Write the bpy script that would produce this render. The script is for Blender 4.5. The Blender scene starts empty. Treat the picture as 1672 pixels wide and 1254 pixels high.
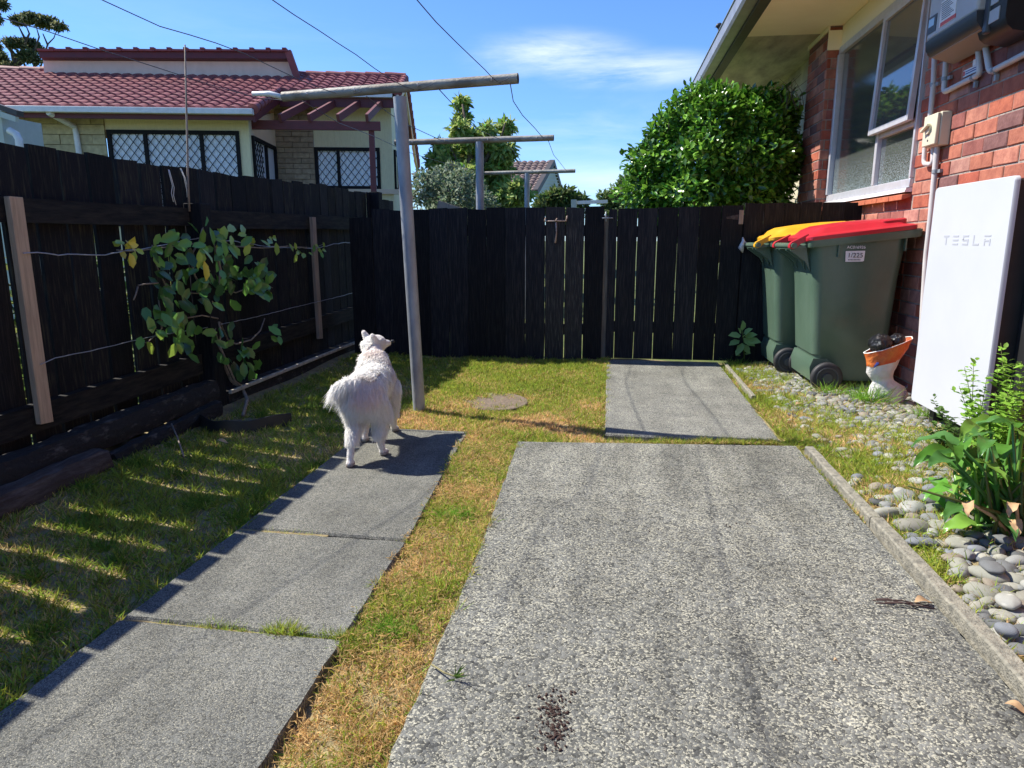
import bpy, bmesh, math, random
import numpy as np
from mathutils import Vector, Matrix
random.seed(7); rng = np.random.default_rng(7)
R = math.radians
sc = bpy.context.scene
C = sc.collection

# ------------------------------------------------------------------ camera
f = 1140.; CX = 836.; CY = 627.; H = 1.0
PIT = math.atan((CY-392.)/f); YAW = math.atan((1000.-CX)*math.cos(PIT)/f)
FW = np.array([-math.sin(YAW)*math.cos(PIT), math.cos(YAW)*math.cos(PIT), -math.sin(PIT)])
RT = np.array([math.cos(YAW), math.sin(YAW), 0.]); UP = np.cross(RT, FW); CAM = np.array([0, 0, H])
cd = bpy.data.cameras.new("camera"); cam = bpy.data.objects.new("camera", cd); C.objects.link(cam)
cd.sensor_width = 36; cd.lens = f/1672*36; cd.clip_start = .02; cd.clip_end = 2000
cam.matrix_world = Matrix(((RT[0], UP[0], -FW[0], 0), (RT[1], UP[1], -FW[1], 0), (RT[2], UP[2], -FW[2], H), (0, 0, 0, 1)))
sc.camera = cam
# surveying helpers: where a sight line meets a real plane of the place
def ray(x, y): return FW+RT*(x-CX)/f-UP*(y-CY)/f
def G(x, y, z=0.): r = ray(x, y); return CAM+r*(z-H)/r[2]
def AX(x, y, X): r = ray(x, y); return CAM+r*X/r[0]
def AY(x, y, Y): r = ray(x, y); return CAM+r*Y/r[1]

# ------------------------------------------------------------------ world, sun
SUN_EL = R(48); SUN_AZ = math.atan2(.977, .213)       # sun stands to the left (-X) and slightly ahead (+Y)
w = bpy.data.worlds.new("World"); sc.world = w; w.use_nodes = True
nt = w.node_tree; nt.nodes.clear(); N = nt.nodes.new; L = nt.links.new
wo = N('ShaderNodeOutputWorld'); bg = N('ShaderNodeBackground'); bg.inputs[1].default_value = .13
sky = N('ShaderNodeTexSky'); sky.sky_type = 'NISHITA'; sky.sun_disc = False
sky.sun_elevation = SUN_EL; sky.sun_rotation = -SUN_AZ
sky.air_density = 1.0; sky.dust_density = .15; sky.ozone_density = 3.0; sky.altitude = 50
tc = N('ShaderNodeTexCoord')
mp = N('ShaderNodeMapping'); mp.inputs['Scale'].default_value = (1.6, 1.6, 9.0); mp.inputs['Rotation'].default_value = (0, R(10), 0)
nz = N('ShaderNodeTexNoise'); nz.inputs['Scale'].default_value = 1.7; nz.inputs['Detail'].default_value = 9; nz.inputs['Roughness'].default_value = .62; nz.inputs['Distortion'].default_value = .35
L(tc.outputs['Generated'], mp.inputs[0]); L(mp.outputs[0], nz.inputs[0])
def blob(px, py, sx, sz, amp):
    d = ray(px, py); d = d/np.linalg.norm(d)
    s = N('ShaderNodeVectorMath'); s.operation = 'SUBTRACT'; s.inputs[1].default_value = d
    L(tc.outputs['Generated'], s.inputs[0])
    m = N('ShaderNodeVectorMath'); m.operation = 'MULTIPLY'; m.inputs[1].default_value = (1/sx, 1/sx, 1/sz); L(s.outputs[0], m.inputs[0])
    ln = N('ShaderNodeVectorMath'); ln.operation = 'LENGTH'; L(m.outputs[0], ln.inputs[0])
    mr = N('ShaderNodeMapRange'); mr.interpolation_type = 'SMOOTHSTEP'; mr.inputs[1].default_value = 1; mr.inputs[2].default_value = 0; mr.inputs[3].default_value = 0; mr.inputs[4].default_value = amp
    L(ln.outputs['Value'], mr.inputs[0]); return mr.outputs[0]
acc = None
for b in [(900, 92, .15, .040, .92), (1020, 116, .17, .032, .85), (960, 215, .26, .07, .26), (800, 215, .2, .06, .16), (980, 300, .3, .05, .5), (400, 60, .4, .06, .08), (1000, 345, .9, .1, .12)]:
    o = blob(*b)
    if acc is None: acc = o
    else:
        a = N('ShaderNodeMath'); a.operation = 'MAXIMUM'; L(acc, a.inputs[0]); L(o, a.inputs[1]); acc = a.outputs[0]
ns = N('ShaderNodeMapRange'); ns.inputs[1].default_value = .36; ns.inputs[2].default_value = .66; L(nz.outputs[0], ns.inputs[0])
mm = N('ShaderNodeMath'); mm.operation = 'MULTIPLY'; mm.use_clamp = True; L(acc, mm.inputs[0]); L(ns.outputs[0], mm.inputs[1])
tint = N('ShaderNodeMix'); tint.data_type = 'RGBA'; tint.blend_type = 'MULTIPLY'; tint.inputs[0].default_value = 1; tint.inputs[7].default_value = (.45, .64, .95, 1)
L(sky.outputs[0], tint.inputs[6])
mx = N('ShaderNodeMix'); mx.data_type = 'RGBA'; L(mm.outputs[0], mx.inputs[0]); L(tint.outputs[2], mx.inputs[6]); mx.inputs[7].default_value = (6.3, 6.5, 6.8, 1)
L(mx.outputs[2], bg.inputs[0]); L(bg.outputs[0], wo.inputs[0])
sl = bpy.data.lights.new("sun", 'SUN'); sl.energy = 5.0; sl.angle = R(.53); sl.color = (1, .94, .84)
so = bpy.data.objects.new("sun", sl); C.objects.link(so)
sv = Vector((-.977*math.cos(SUN_EL), .213*math.cos(SUN_EL), math.sin(SUN_EL)))
so.rotation_euler = sv.to_track_quat('Z', 'Y').to_euler()
vs = sc.view_settings; vs.view_transform = 'Standard'; vs.look = 'None'; vs.exposure = .84; vs.gamma = 1
sc.cycles.max_bounces = 8; sc.cycles.transparent_max_bounces = 8

# ------------------------------------------------------------------ materials
def mat(name, col=(.5, .5, .5), rough=.8, col2=None, sc1=8., detail=6., stretch=(1, 1, 1), bump=0., bscale=None, attr=False, spec=.5, metal=0., trans=0., lo=.35, hi=.65, coord='Object', bdist=.01):
    m = bpy.data.materials.new(name); m.use_nodes = True; t = m.node_tree; t.nodes.clear(); n = t.nodes.new; l = t.links.new
    out = n('ShaderNodeOutputMaterial'); p = n('ShaderNodeBsdfPrincipled'); p.inputs['Roughness'].default_value = rough
    p.inputs['Specular IOR Level'].default_value = spec; p.inputs['Metallic'].default_value = metal
    p.inputs['Base Color'].default_value = (*col, 1)
    co = n('ShaderNodeTexCoord'); mpp = n('ShaderNodeMapping'); mpp.inputs['Scale'].default_value = stretch; l(co.outputs[coord], mpp.inputs[0])
    src = None
    if col2 is not None:
        z = n('ShaderNodeTexNoise'); z.inputs['Scale'].default_value = sc1; z.inputs['Detail'].default_value = detail; z.inputs['Roughness'].default_value = .6; l(mpp.outputs[0], z.inputs[0])
        rr = n('ShaderNodeMapRange'); rr.inputs[1].default_value = lo; rr.inputs[2].default_value = hi; l(z.outputs[0], rr.inputs[0])
        mi = n('ShaderNodeMix'); mi.data_type = 'RGBA'; l(rr.outputs[0], mi.inputs[0]); mi.inputs[6].default_value = (*col, 1); mi.inputs[7].default_value = (*col2, 1); src = mi.outputs[2]
    if attr:
        a = n('ShaderNodeAttribute'); a.attribute_name = 'Col'
        if src is None: src = a.outputs[0]
        else:
            mu = n('ShaderNodeMix'); mu.data_type = 'RGBA'; mu.blend_type = 'MULTIPLY'; mu.inputs[0].default_value = 1; l(src, mu.inputs[6]); l(a.outputs[0], mu.inputs[7]); src = mu.outputs[2]
    if src is not None: l(src, p.inputs['Base Color'])
    if bump:
        z2 = n('ShaderNodeTexNoise'); z2.inputs['Scale'].default_value = bscale or sc1*3; z2.inputs['Detail'].default_value = 5; l(mpp.outputs[0], z2.inputs[0])
        bp = n('ShaderNodeBump'); bp.inputs['Strength'].default_value = bump; bp.inputs['Distance'].default_value = bdist; l(z2.outputs[0], bp.inputs['Height']); l(bp.outputs[0], p.inputs['Normal'])
    if trans:
        tr = n('ShaderNodeBsdfTranslucent'); ms = n('ShaderNodeMixShader'); ms.inputs[0].default_value = trans
        if src is not None: l(src, tr.inputs[0])
        else: tr.inputs[0].default_value = (*col, 1)
        l(p.outputs[0], ms.inputs[1]); l(tr.outputs[0], ms.inputs[2]); l(ms.outputs[0], out.inputs[0])
    else: l(p.outputs[0], out.inputs[0])
    m['nodes'] = 1
    return m

def aggregate(name, scale, c_lo, c_hi, cement, edge, streak=.0, bump=.6, dark=.6, moss=0):
    m = bpy.data.materials.new(name); m.use_nodes = True; t = m.node_tree; t.nodes.clear(); n = t.nodes.new; l = t.links.new
    out = n('ShaderNodeOutputMaterial'); p = n('ShaderNodeBsdfPrincipled'); p.inputs['Roughness'].default_value = .85; p.inputs['Specular IOR Level'].default_value = .3
    co = n('ShaderNodeTexCoord')
    wn = n('ShaderNodeTexNoise'); wn.inputs['Scale'].default_value = scale*.7; wn.inputs['Detail'].default_value = 2; l(co.outputs['Object'], wn.inputs[0])
    ad = n('ShaderNodeVectorMath'); ad.operation = 'MULTIPLY_ADD'; ad.inputs[1].default_value = (.004, .004, .0); l(wn.outputs['Color'], ad.inputs[0]); l(co.outputs['Object'], ad.inputs[2])
    v1 = n('ShaderNodeTexVoronoi'); v1.voronoi_dimensions = '2D'; v1.inputs['Scale'].default_value = scale; l(ad.outputs[0], v1.inputs['Vector'])
    v2 = n('ShaderNodeTexVoronoi'); v2.voronoi_dimensions = '2D'; v2.feature = 'DISTANCE_TO_EDGE'; v2.inputs['Scale'].default_value = scale; l(ad.outputs[0], v2.inputs['Vector'])
    v3 = n('ShaderNodeTexVoronoi'); v3.voronoi_dimensions = '2D'; v3.inputs['Scale'].default_value = scale*2.3; l(ad.outputs[0], v3.inputs['Vector'])
    sp = n('ShaderNodeSeparateColor'); l(v1.outputs['Color'], sp.inputs[0])
    c1 = n('ShaderNodeMix'); c1.data_type = 'RGBA'; l(sp.outputs[0], c1.inputs[0]); c1.inputs[6].default_value = (*c_lo, 1); c1.inputs[7].default_value = (*c_hi, 1)
    # cement shows in irregular crumbs between and over the stones, more in some patches than others
    pn = n('ShaderNodeTexNoise'); pn.inputs['Scale'].default_value = 5; pn.inputs['Detail'].default_value = 6; pn.inputs['Roughness'].default_value = .7; l(co.outputs['Object'], pn.inputs[0])
    th = n('ShaderNodeMapRange'); th.inputs[1].default_value = .3; th.inputs[2].default_value = .7; th.inputs[3].default_value = .632-edge*.4; th.inputs[4].default_value = .632-edge*1.5; l(pn.outputs[0], th.inputs[0])
    cn = n('ShaderNodeTexNoise'); cn.inputs['Scale'].default_value = scale*1.25; cn.inputs['Detail'].default_value = 4; cn.inputs['Roughness'].default_value = .62; l(co.outputs['Object'], cn.inputs[0])
    ed = n('ShaderNodeMapRange'); ed.inputs[1].default_value = .0; ed.inputs[2].default_value = .12; ed.inputs[3].default_value = .07; ed.inputs[4].default_value = 0; l(v2.outputs['Distance'], ed.inputs[0])
    s3 = n('ShaderNodeSeparateColor'); l(v3.outputs['Color'], s3.inputs[0]); q3 = n('ShaderNodeMath'); q3.operation = 'MULTIPLY_ADD'; q3.inputs[1].default_value = .26; l(s3.outputs[0], q3.inputs[0]); hf = n('ShaderNodeMath'); hf.operation = 'MULTIPLY_ADD'; hf.inputs[1].default_value = .62; hf.inputs[2].default_value = .06; l(cn.outputs[0], hf.inputs[0]); l(hf.outputs[0], q3.inputs[2])
    sm_ = n('ShaderNodeMath'); sm_.operation = 'ADD'; l(q3.outputs[0], sm_.inputs[0]); l(ed.outputs[0], sm_.inputs[1])
    sb2 = n('ShaderNodeMath'); sb2.operation = 'SUBTRACT'; l(sm_.outputs[0], sb2.inputs[0]); l(th.outputs[0], sb2.inputs[1])
    rm = n('ShaderNodeMapRange'); rm.interpolation_type = 'SMOOTHSTEP'; rm.inputs[1].default_value = -.02; rm.inputs[2].default_value = .05; l(sb2.outputs[0], rm.inputs[0])
    c2 = n('ShaderNodeMix'); c2.data_type = 'RGBA'; l(rm.outputs[0], c2.inputs[0]); l(c1.outputs[2], c2.inputs[6]); c2.inputs[7].default_value = (*cement, 1)
    # grime: long streaks plus blotches
    mpp = n('ShaderNodeMapping'); mpp.inputs['Scale'].default_value = (5, .7, 1); l(co.outputs['Object'], mpp.inputs[0])
    gn = n('ShaderNodeTexNoise'); gn.inputs['Scale'].default_value = 1.6; gn.inputs['Detail'].default_value = 7; gn.inputs['Roughness'].default_value = .65; l(mpp.outputs[0], gn.inputs[0])
    gr = n('ShaderNodeMapRange'); gr.inputs[1].default_value = .35; gr.inputs[2].default_value = .62; gr.inputs[3].default_value = dark; gr.inputs[4].default_value = 1.08; l(gn.outputs[0], gr.inputs[0])
    c3 = n('ShaderNodeMix'); c3.data_type = 'RGBA'; c3.blend_type = 'MULTIPLY'; c3.inputs[0].default_value = 1; l(c2.outputs[2], c3.inputs[6]); l(gr.outputs[0], c3.inputs[7])
    bn = n('ShaderNodeTexNoise'); bn.inputs['Scale'].default_value = 2.3; bn.inputs['Detail'].default_value = 9; bn.inputs['Roughness'].default_value = .72; l(co.outputs['Object'], bn.inputs[0])
    br_ = n('ShaderNodeMapRange'); br_.inputs[1].default_value = .34; br_.inputs[2].default_value = .6; br_.inputs[3].default_value = .72; br_.inputs[4].default_value = 1.08; l(bn.outputs[0], br_.inputs[0])
    c35 = n('ShaderNodeMix'); c35.data_type = 'RGBA'; c35.blend_type = 'MULTIPLY'; c35.inputs[0].default_value = 1; l(c3.outputs[2], c35.inputs[6]); l(br_.outputs[0], c35.inputs[7]); c3 = c35
    fn = n('ShaderNodeTexNoise'); fn.inputs['Scale'].default_value = 400; fn.inputs['Detail'].default_value = 2; l(co.outputs['Object'], fn.inputs[0])
    fr = n('ShaderNodeMapRange'); fr.inputs[1].default_value = .3; fr.inputs[2].default_value = .7; fr.inputs[3].default_value = .75; fr.inputs[4].default_value = 1.25; l(fn.outputs[0], fr.inputs[0])
    c4 = n('ShaderNodeMix'); c4.data_type = 'RGBA'; c4.blend_type = 'MULTIPLY'; c4.inputs[0].default_value = 1; l(c3.outputs[2], c4.inputs[6]); l(fr.outputs[0], c4.inputs[7])
    l(c4.outputs[2], p.inputs['Base Color'])
    hh = n('ShaderNodeMath'); hh.operation = 'MULTIPLY_ADD'; hh.inputs[1].default_value = -1; l(rm.outputs[0], hh.inputs[0]); l(v2.outputs['Distance'], hh.inputs[2])
    h2 = n('ShaderNodeMath'); h2.operation = 'MULTIPLY_ADD'; h2.inputs[1].default_value = .4; l(fn.outputs[0], h2.inputs[0]); l(hh.outputs[0], h2.inputs[2])
    bp = n('ShaderNodeBump'); bp.inputs['Strength'].default_value = bump; bp.inputs['Distance'].default_value = .0035; l(h2.outputs[0], bp.inputs['Height']); l(bp.outputs[0], p.inputs['Normal'])
    l(p.outputs[0], out.inputs[0]); return m

M = {}
M['drive'] = aggregate('exposed aggregate', 105, (.052, .054, .05), (.195, .20, .182), (.40, .39, .31), .07, dark=.74)
M['slab'] = aggregate('fine concrete', 200, (.058, .061, .057), (.165, .17, .156), (.32, .31, .25), .05, dark=.80, bump=.5)
M['farslab'] = aggregate('far concrete', 150, (.065, .068, .064), (.19, .195, .18), (.40, .39, .32), .065, dark=.8, bump=.5)
M['kerb'] = mat('kerb concrete', (.30, .28, .22), .9, (.14, .135, .11), 40, bump=.7, bscale=160)
M['soil'] = mat('soil and thatch', (.19, .145, .08), 1, (.33, .27, .13), 14, bump=1, bscale=90, detail=9)
M['lawn'] = mat('far lawn', (.06, .1, .02), 1, (.14, .15, .04), 3, bump=1, bscale=60)
M['black'] = mat('black stained timber', (.007, .0075, .010), .82, (.036, .034, .032), 9, stretch=(16, 16, .8), lo=.46, hi=.82, bump=.5, bscale=30, spec=.22, attr=True, bdist=.004)
M['blackrail'] = mat('black stained rail', (.007, .0073, .009), .82, (.03, .027, .022), 7, stretch=(6, 1, 8), bump=.6, bscale=30, spec=.22, bdist=.004)
M['mossy'] = mat('mossy black paling', (.009, .009, .011), .85, (.045, .044, .028), 7, stretch=(12, 12, 1.0), bump=.6, bscale=30, spec=.2, attr=True, lo=.5, hi=.75, bdist=.004)
M['grain'] = mat('weathered gate board', (.008, .008, .009), .8, (.085, .075, .065), 8, stretch=(22, 22, .9), bump=.9, bscale=12, lo=.5, hi=.74, attr=True, bdist=.004)
M['batten'] = mat('raw timber', (.56, .41, .28), .85, (.38, .28, .19), 5, stretch=(14, 14, 1), bump=.4, bscale=20)
M['greybatten'] = mat('grey timber', (.34, .275, .22), .9, (.19, .155, .125), 5, stretch=(14, 14, 1), bump=.4, bscale=20)
M['log'] = mat('old sleeper', (.05, .038, .034), .95, (.13, .115, .105), 12, stretch=(3, .6, 3), bump=1, bscale=26, lo=.45, hi=.75)
M['sleeper'] = mat('black sleeper', (.016, .015, .015), .95, (.15, .14, .13), 14, stretch=(2, .8, 2), bump=1, bscale=30, lo=.56, hi=.8)
M['ledge'] = mat('pale ledge timber', (.5, .47, .4), .9, (.3, .28, .22), 20, bump=.4)
M['galv'] = mat('galvanised steel', (.31, .335, .36), .5, (.22, .24, .265), 14, stretch=(1, 1, .35), bump=.25, bscale=60, metal=.12, lo=.4, hi=.62)
M['galvold'] = mat('galvanised crossbar', (.30, .295, .26), .6, (.17, .15, .12), 9, stretch=(.6, 1, 1), bump=.3, bscale=60, metal=.25, lo=.4, hi=.6)
M['wire'] = mat('wire', (.10, .10, .12), .5, metal=.4)
M['wirel'] = mat('galvanised wire', (.45, .45, .48), .4, metal=.6)
M['rust'] = mat('rusty steel', (.3, .17, .1), .9, (.55, .45, .38), 60, bump=.3)
M['white'] = mat('white plastic', (.78, .78, .76), .45, (.66, .66, .63), 10)
M['pw'] = mat('white powder coat', (.50, .52, .56), .4, (.475, .495, .535), 3, spec=.4)
M['pwblack'] = mat('black housing', (.012, .012, .013), .5, (.018, .018, .02), 10)
M['mark'] = mat('grey lettering', (.40, .415, .45), .5)
M['bin'] = mat('dark green plastic', (.075, .125, .088), .28, (.10, .155, .112), 5, stretch=(1, 1, .5), bump=.12, bscale=90, spec=.5, lo=.4, hi=.75)
M['red'] = mat('red plastic', (.50, .02, .035), .34, (.42, .018, .03), 6, spec=.5)
M['yellow'] = mat('yellow plastic', (.74, .38, .02), .4, (.62, .31, .015), 6)
M['rubber'] = mat('black rubber', (.018, .018, .02), .6, (.03, .03, .032), 20)
M['hub'] = mat('wheel hub', (.05, .055, .065), .4)
M['mortar'] = mat('mortar', (.36, .31, .27), .95, (.24, .21, .18), 40, bump=.6)
M['brick'] = mat('red brick', (.95, .95, .95), .8, (.6, .5, .52), 16, bump=.7, bscale=60, attr=True, bdist=.004, lo=.35, hi=.7)
M['sill'] = mat('sill brick', (.5, .15, .07), .7, (.35, .1, .05), 20, bump=.4)
M['soffit'] = mat('cream soffit', (.92, .83, .62), .8, (.87, .78, .57), 3)
M['dirty'] = mat('stained soffit', (.56, .51, .38), .9, (.24, .20, .17), 2.2, stretch=(3, .9, 1), lo=.35, hi=.7, detail=8)
M['gutter'] = mat('grey steel gutter', (.30, .30, .31), .4, (.24, .24, .25), 8, metal=.3)
M['fascia'] = mat('dark fascia', (.045, .038, .034), .6, (.06, .052, .046), 12, bump=.2)
M['alu'] = mat('aluminium frame', (.60, .61, .66), .35, (.52, .53, .57), 15, metal=.3)
M['aluw'] = mat('white window frame', (.72, .72, .74), .4, (.62, .62, .64), 15)
M['invgrey'] = mat('inverter grey', (.45, .46, .48), .5, (.40, .41, .43), 5)
M['invdark'] = mat('inverter charcoal', (.04, .045, .055), .45)
M['bounce_tint'] = mat('inverter underside', (.22, .17, .12), .5)  # warm tint paints in sunlight bounced onto the underside
M['cond'] = mat('grey conduit', (.56, .53, .52), .5, (.5, .47, .46), 10)
M['iso'] = mat('cream isolator', (.62, .57, .43), .5, (.57, .52, .39), 8)
M['label'] = mat('label paper', (.75, .75, .76), .6)
M['ink'] = mat('dark ink', (.03, .03, .05), .6)
M['redink'] = mat('red ink', (.6, .1, .1), .6)
M['blueink'] = mat('blue ink', (.03, .05, .25), .6)
M['orange'] = mat('orange print plastic', (.60, .085, .025), .35, (.72, .22, .05), 14, bump=1, bscale=18, bdist=.02)
M['bagw'] = mat('white bag plastic', (.72, .70, .68), .35, (.55, .54, .52), 16, bump=1, bscale=16, bdist=.02)
M['binliner'] = mat('black bin liner', (.012, .012, .014), .10, bump=1., sc1=10, bscale=30, bdist=.03)
M['tile'] = mat('red concrete tile', (.19, .042, .042), .65, (.25, .07, .065), 8, attr=True, bump=.3, bscale=60)
M['tileb'] = mat('brown concrete tile', (.13, .085, .07), .7, (.19, .13, .11), 8, attr=True)
M['cream'] = mat('cream siding', (.82, .74, .46), .7, (.74, .66, .40), 10, stretch=(6, 6, 1))
M['pinkcream'] = mat('pale render', (.82, .60, .47), .85, (.74, .54, .42), 4, stretch=(2, 2, 1))
M['peach'] = mat('peach siding', (.80, .64, .46), .8, (.74, .58, .42), 4)
M['beige'] = mat('beige split block', (.52, .45, .26), .95, (.38, .32, .19), 12, bump=1, bscale=14, attr=True)
M['tanbrick'] = mat('tan split block', (.42, .33, .22), .95, (.28, .22, .15), 12, bump=1, bscale=14, attr=True)
M['maroon'] = mat('maroon paint', (.12, .014, .02), .5, (.09, .012, .017), 8)
M['pergola'] = mat('pergola stain', (.16, .035, .04), .65, (.11, .03, .032), 8, stretch=(1, 1, 5))
M['winblack'] = mat('black window frame', (.012, .012, .014), .7, spec=.2)
M['wood'] = mat('bark', (.12, .09, .065), .95, (.07, .055, .04), 12, bump=.8)
M['vinewood'] = mat('vine stem', (.30, .25, .20), .9, (.2, .16, .12), 40)
M['leaf'] = mat('glossy leaf', attr=True, rough=.28, spec=.6, trans=.25)
M['leafm'] = mat('matt leaf', attr=True, rough=.6, spec=.3, trans=.42)
M['grass'] = mat('grass blades', attr=True, rough=.7, spec=.25, trans=.42)
M['stone'] = mat('river stone', (1, 1, 1), .75, (.75, .75, .74), 30, attr=True, bump=.35, bscale=120, spec=.3, bdist=.003)
M['fur'] = mat('white fur', attr=True, rough=.75, spec=.15, trans=.55)
M['skin'] = mat('dog undercoat', (.80, .74, .70), .9, (.74, .66, .62), 12)
M['weather'] = mat('weatherboard', (.50, .54, .48), .7, (.44, .48, .42), 10)
M['curtain'] = mat('net curtain behind glass', (.95, .97, 1.0), .12, (.62, .66, .74), 6, stretch=(14, 14, .3), spec=.6)
M['plasticedge'] = mat('black garden edging', (.02, .02, .024), .5, (.04, .035, .03), 12)
M['drain'] = mat('concrete cover', (.20, .15, .11), .95, (.13, .10, .07), 30, bump=.8)
M['birdm'] = mat('dark feathers', (.02, .018, .02), .5, (.04, .035, .03), 30)
M['dry'] = mat('dry leaf', (.60, .40, .22), .8, (.42, .27, .14), 30, trans=.2)
M['twig'] = mat('brown twig', (.06, .035, .03), .9)
M['dirt'] = mat('dark crumbs', (.045, .024, .018), .95)

# window glass of the near house: dark reflective pane; the obscured lower band is dimpled
def glass(name, dimple):
    m = bpy.data.materials.new(name); m.use_nodes = True; t = m.node_tree; n = t.nodes.new; l = t.links.new
    p = t.nodes['Principled BSDF']; p.inputs['Base Color'].default_value = (.09, .09, .085, 1); p.inputs['Roughness'].default_value = .04; p.inputs['Specular IOR Level'].default_value = 1.0; p.inputs['IOR'].default_value = 1.7
    co = n('ShaderNodeTexCoord')
    if dimple:
        v = n('ShaderNodeTexNoise'); v.inputs['Scale'].default_value = 110; v.inputs['Detail'].default_value = 2; l(co.outputs['Object'], v.inputs[0])
        sp = n('ShaderNodeSeparateXYZ'); l(co.outputs['Object'], sp.inputs[0])
        mr = n('ShaderNodeMapRange'); mr.inputs[1].default_value = 1.72; mr.inputs[2].default_value = 1.38; mr.inputs[3].default_value = 0; mr.inputs[4].default_value = 1; l(sp.outputs[2], mr.inputs[0])
        cr = n('ShaderNodeMapRange'); cr.inputs[1].default_value = .42; cr.inputs[2].default_value = .66; l(v.outputs[0], cr.inputs[0])
        mu = n('ShaderNodeMath'); mu.operation = 'MULTIPLY'; l(mr.outputs[0], mu.inputs[0]); l(cr.outputs[0], mu.inputs[1])
        mi = n('ShaderNodeMix'); mi.data_type = 'RGBA'; l(mu.outputs[0], mi.inputs[0]); mi.inputs[6].default_value = (.06, .065, .06, 1); mi.inputs[7].default_value = (.34, .42, .43, 1); l(mi.outputs[2], p.inputs['Base Color'])  # pale teal flecks paint in glints of light, more towards the bottom
        bp = n('ShaderNodeBump'); bp.inputs['Strength'].default_value = .2; bp.inputs['Distance'].default_value = .002; l(v.outputs[0], bp.inputs['Height']); l(bp.outputs[0], p.inputs['Normal'])
    return m
M['glass'] = glass('window glass', False); M['glassd'] = glass('dimpled window glass', True)

# ------------------------------------------------------------------ mesh helpers
def link(name, me, mats, parent=None):
    o = bpy.data.objects.new(name, me); C.objects.link(o)
    for m in (mats if isinstance(mats, (list, tuple)) else [mats]): me.materials.append(M[m] if isinstance(m, str) else m)
    if parent is not None: o.parent = parent; o.matrix_parent_inverse = Matrix.Translation(-parent.location) if parent.rotation_euler.z == 0 else (Matrix.Translation(parent.location) @ Matrix.Rotation(parent.rotation_euler.z, 4, 'Z')).inverted()
    return o
def tag(o, label, cat, group=None, kind=None):
    if label: o['label'] = label
    if cat: o['category'] = cat
    if group: o['group'] = group
    if kind: o['kind'] = kind
    return o
def thing(name, label, cat, loc=(0, 0, 0), group=None):
    o = bpy.data.objects.new(name, None); C.objects.link(o); o.location = tuple(float(v) for v in loc); o.empty_display_size = .1
    return tag(o, label, cat, group)
class MB:
    def __init__(s): s.v = []; s.f = []; s.c = []; s.mi = []; s.cur = (1, 1, 1); s.m = 0
    def add(s, vs, fs):
        b = len(s.v); s.v += [tuple(map(float, q)) for q in vs]; s.c += [s.cur]*len(vs)
        for q in fs: s.f.append([i+b for i in q]); s.mi.append(s.m)
        return s
    def hexa(s, b4, t4): return s.add(list(b4)+list(t4), [(3, 2, 1, 0), (4, 5, 6, 7), (0, 1, 5, 4), (1, 2, 6, 5), (2, 3, 7, 6), (3, 0, 4, 7)])
    def box(s, x0, x1, y0, y1, z0, z1): return s.hexa([(x0, y0, z0), (x1, y0, z0), (x1, y1, z0), (x0, y1, z0)], [(x0, y0, z1), (x1, y0, z1), (x1, y1, z1), (x0, y1, z1)])
    def bar(s, a, b, w, h, up=(0, 0, 1)):
        a = Vector(a); b = Vector(b); d = (b-a).normalized(); u = Vector(up); sd = d.cross(u)
        if sd.length < 1e-4: sd = d.cross(Vector((0, 1, 0)))
        sd.normalize(); u = sd.cross(d).normalized(); sd *= w/2; u *= h/2
        return s.hexa([a-sd-u, a+sd-u, a+sd+u, a-sd+u], [b-sd-u, b+sd-u, b+sd+u, b-sd+u])
    def tube(s, pts, r, n=8, caps=True):
        pts = [Vector(tuple(map(float, p))) for p in pts]; rs = r if isinstance(r, (list, tuple)) else [r]*len(pts)
        rings = []; ref = None
        for i, p in enumerate(pts):
            d = (pts[min(i+1, len(pts)-1)]-pts[max(i-1, 0)]).normalized()
            if ref is None: ref = Vector((0, 0, 1)) if abs(d.z) < .9 else Vector((0, 1, 0))
            u = (ref-d*ref.dot(d)).normalized(); ref = u; v = d.cross(u)
            rings.append([p+(u*math.cos(2*math.pi*k/n)+v*math.sin(2*math.pi*k/n))*rs[i] for k in range(n)])
        return s.loft(rings, caps)
    def loft(s, rings, caps=True, closed=True):
        n = len(rings[0]); vs = [q for r_ in rings for q in r_]; fs = []
        for i in range(len(rings)-1):
            for k in range(n if closed else n-1): fs.append((i*n+k, i*n+(k+1) % n, (i+1)*n+(k+1) % n, (i+1)*n+k))
        if caps: fs.append(tuple(range(n))[::-1]); fs.append(tuple((len(rings)-1)*n+k for k in range(n)))
        return s.add(vs, fs)
    def quad(s, a, b, c, d): return s.add([a, b, c, d], [(0, 1, 2, 3)])
    def build(s, name, mats, parent=None, smooth=False, bevel=0):
        me = bpy.data.meshes.new(name); me.from_pydata(s.v, [], s.f)
        bm = bmesh.new(); bm.from_mesh(me); bmesh.ops.recalc_face_normals(bm, faces=bm.faces); bm.to_mesh(me); bm.free()
        at = me.color_attributes.new('Col', 'FLOAT_COLOR', 'POINT'); at.data.foreach_set('color', np.array([(*c, 1) for c in s.c], 'f').ravel())
        me.polygons.foreach_set('material_index', s.mi)
        if smooth: me.polygons.foreach_set('use_smooth', [True]*len(me.polygons)); 
        o = link(name, me, mats, parent)
        if smooth == 'auto':
            me.set_sharp_from_angle(angle=R(40))
        if bevel:
            bv = o.modifiers.new('bevel', 'BEVEL'); bv.width = bevel; bv.segments = 2; bv.limit_method = 'ANGLE'; bv.angle_limit = R(40)
            me.polygons.foreach_set('use_smooth', [True]*len(me.polygons)); me.set_sharp_from_angle(angle=R(50))
        return o
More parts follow.
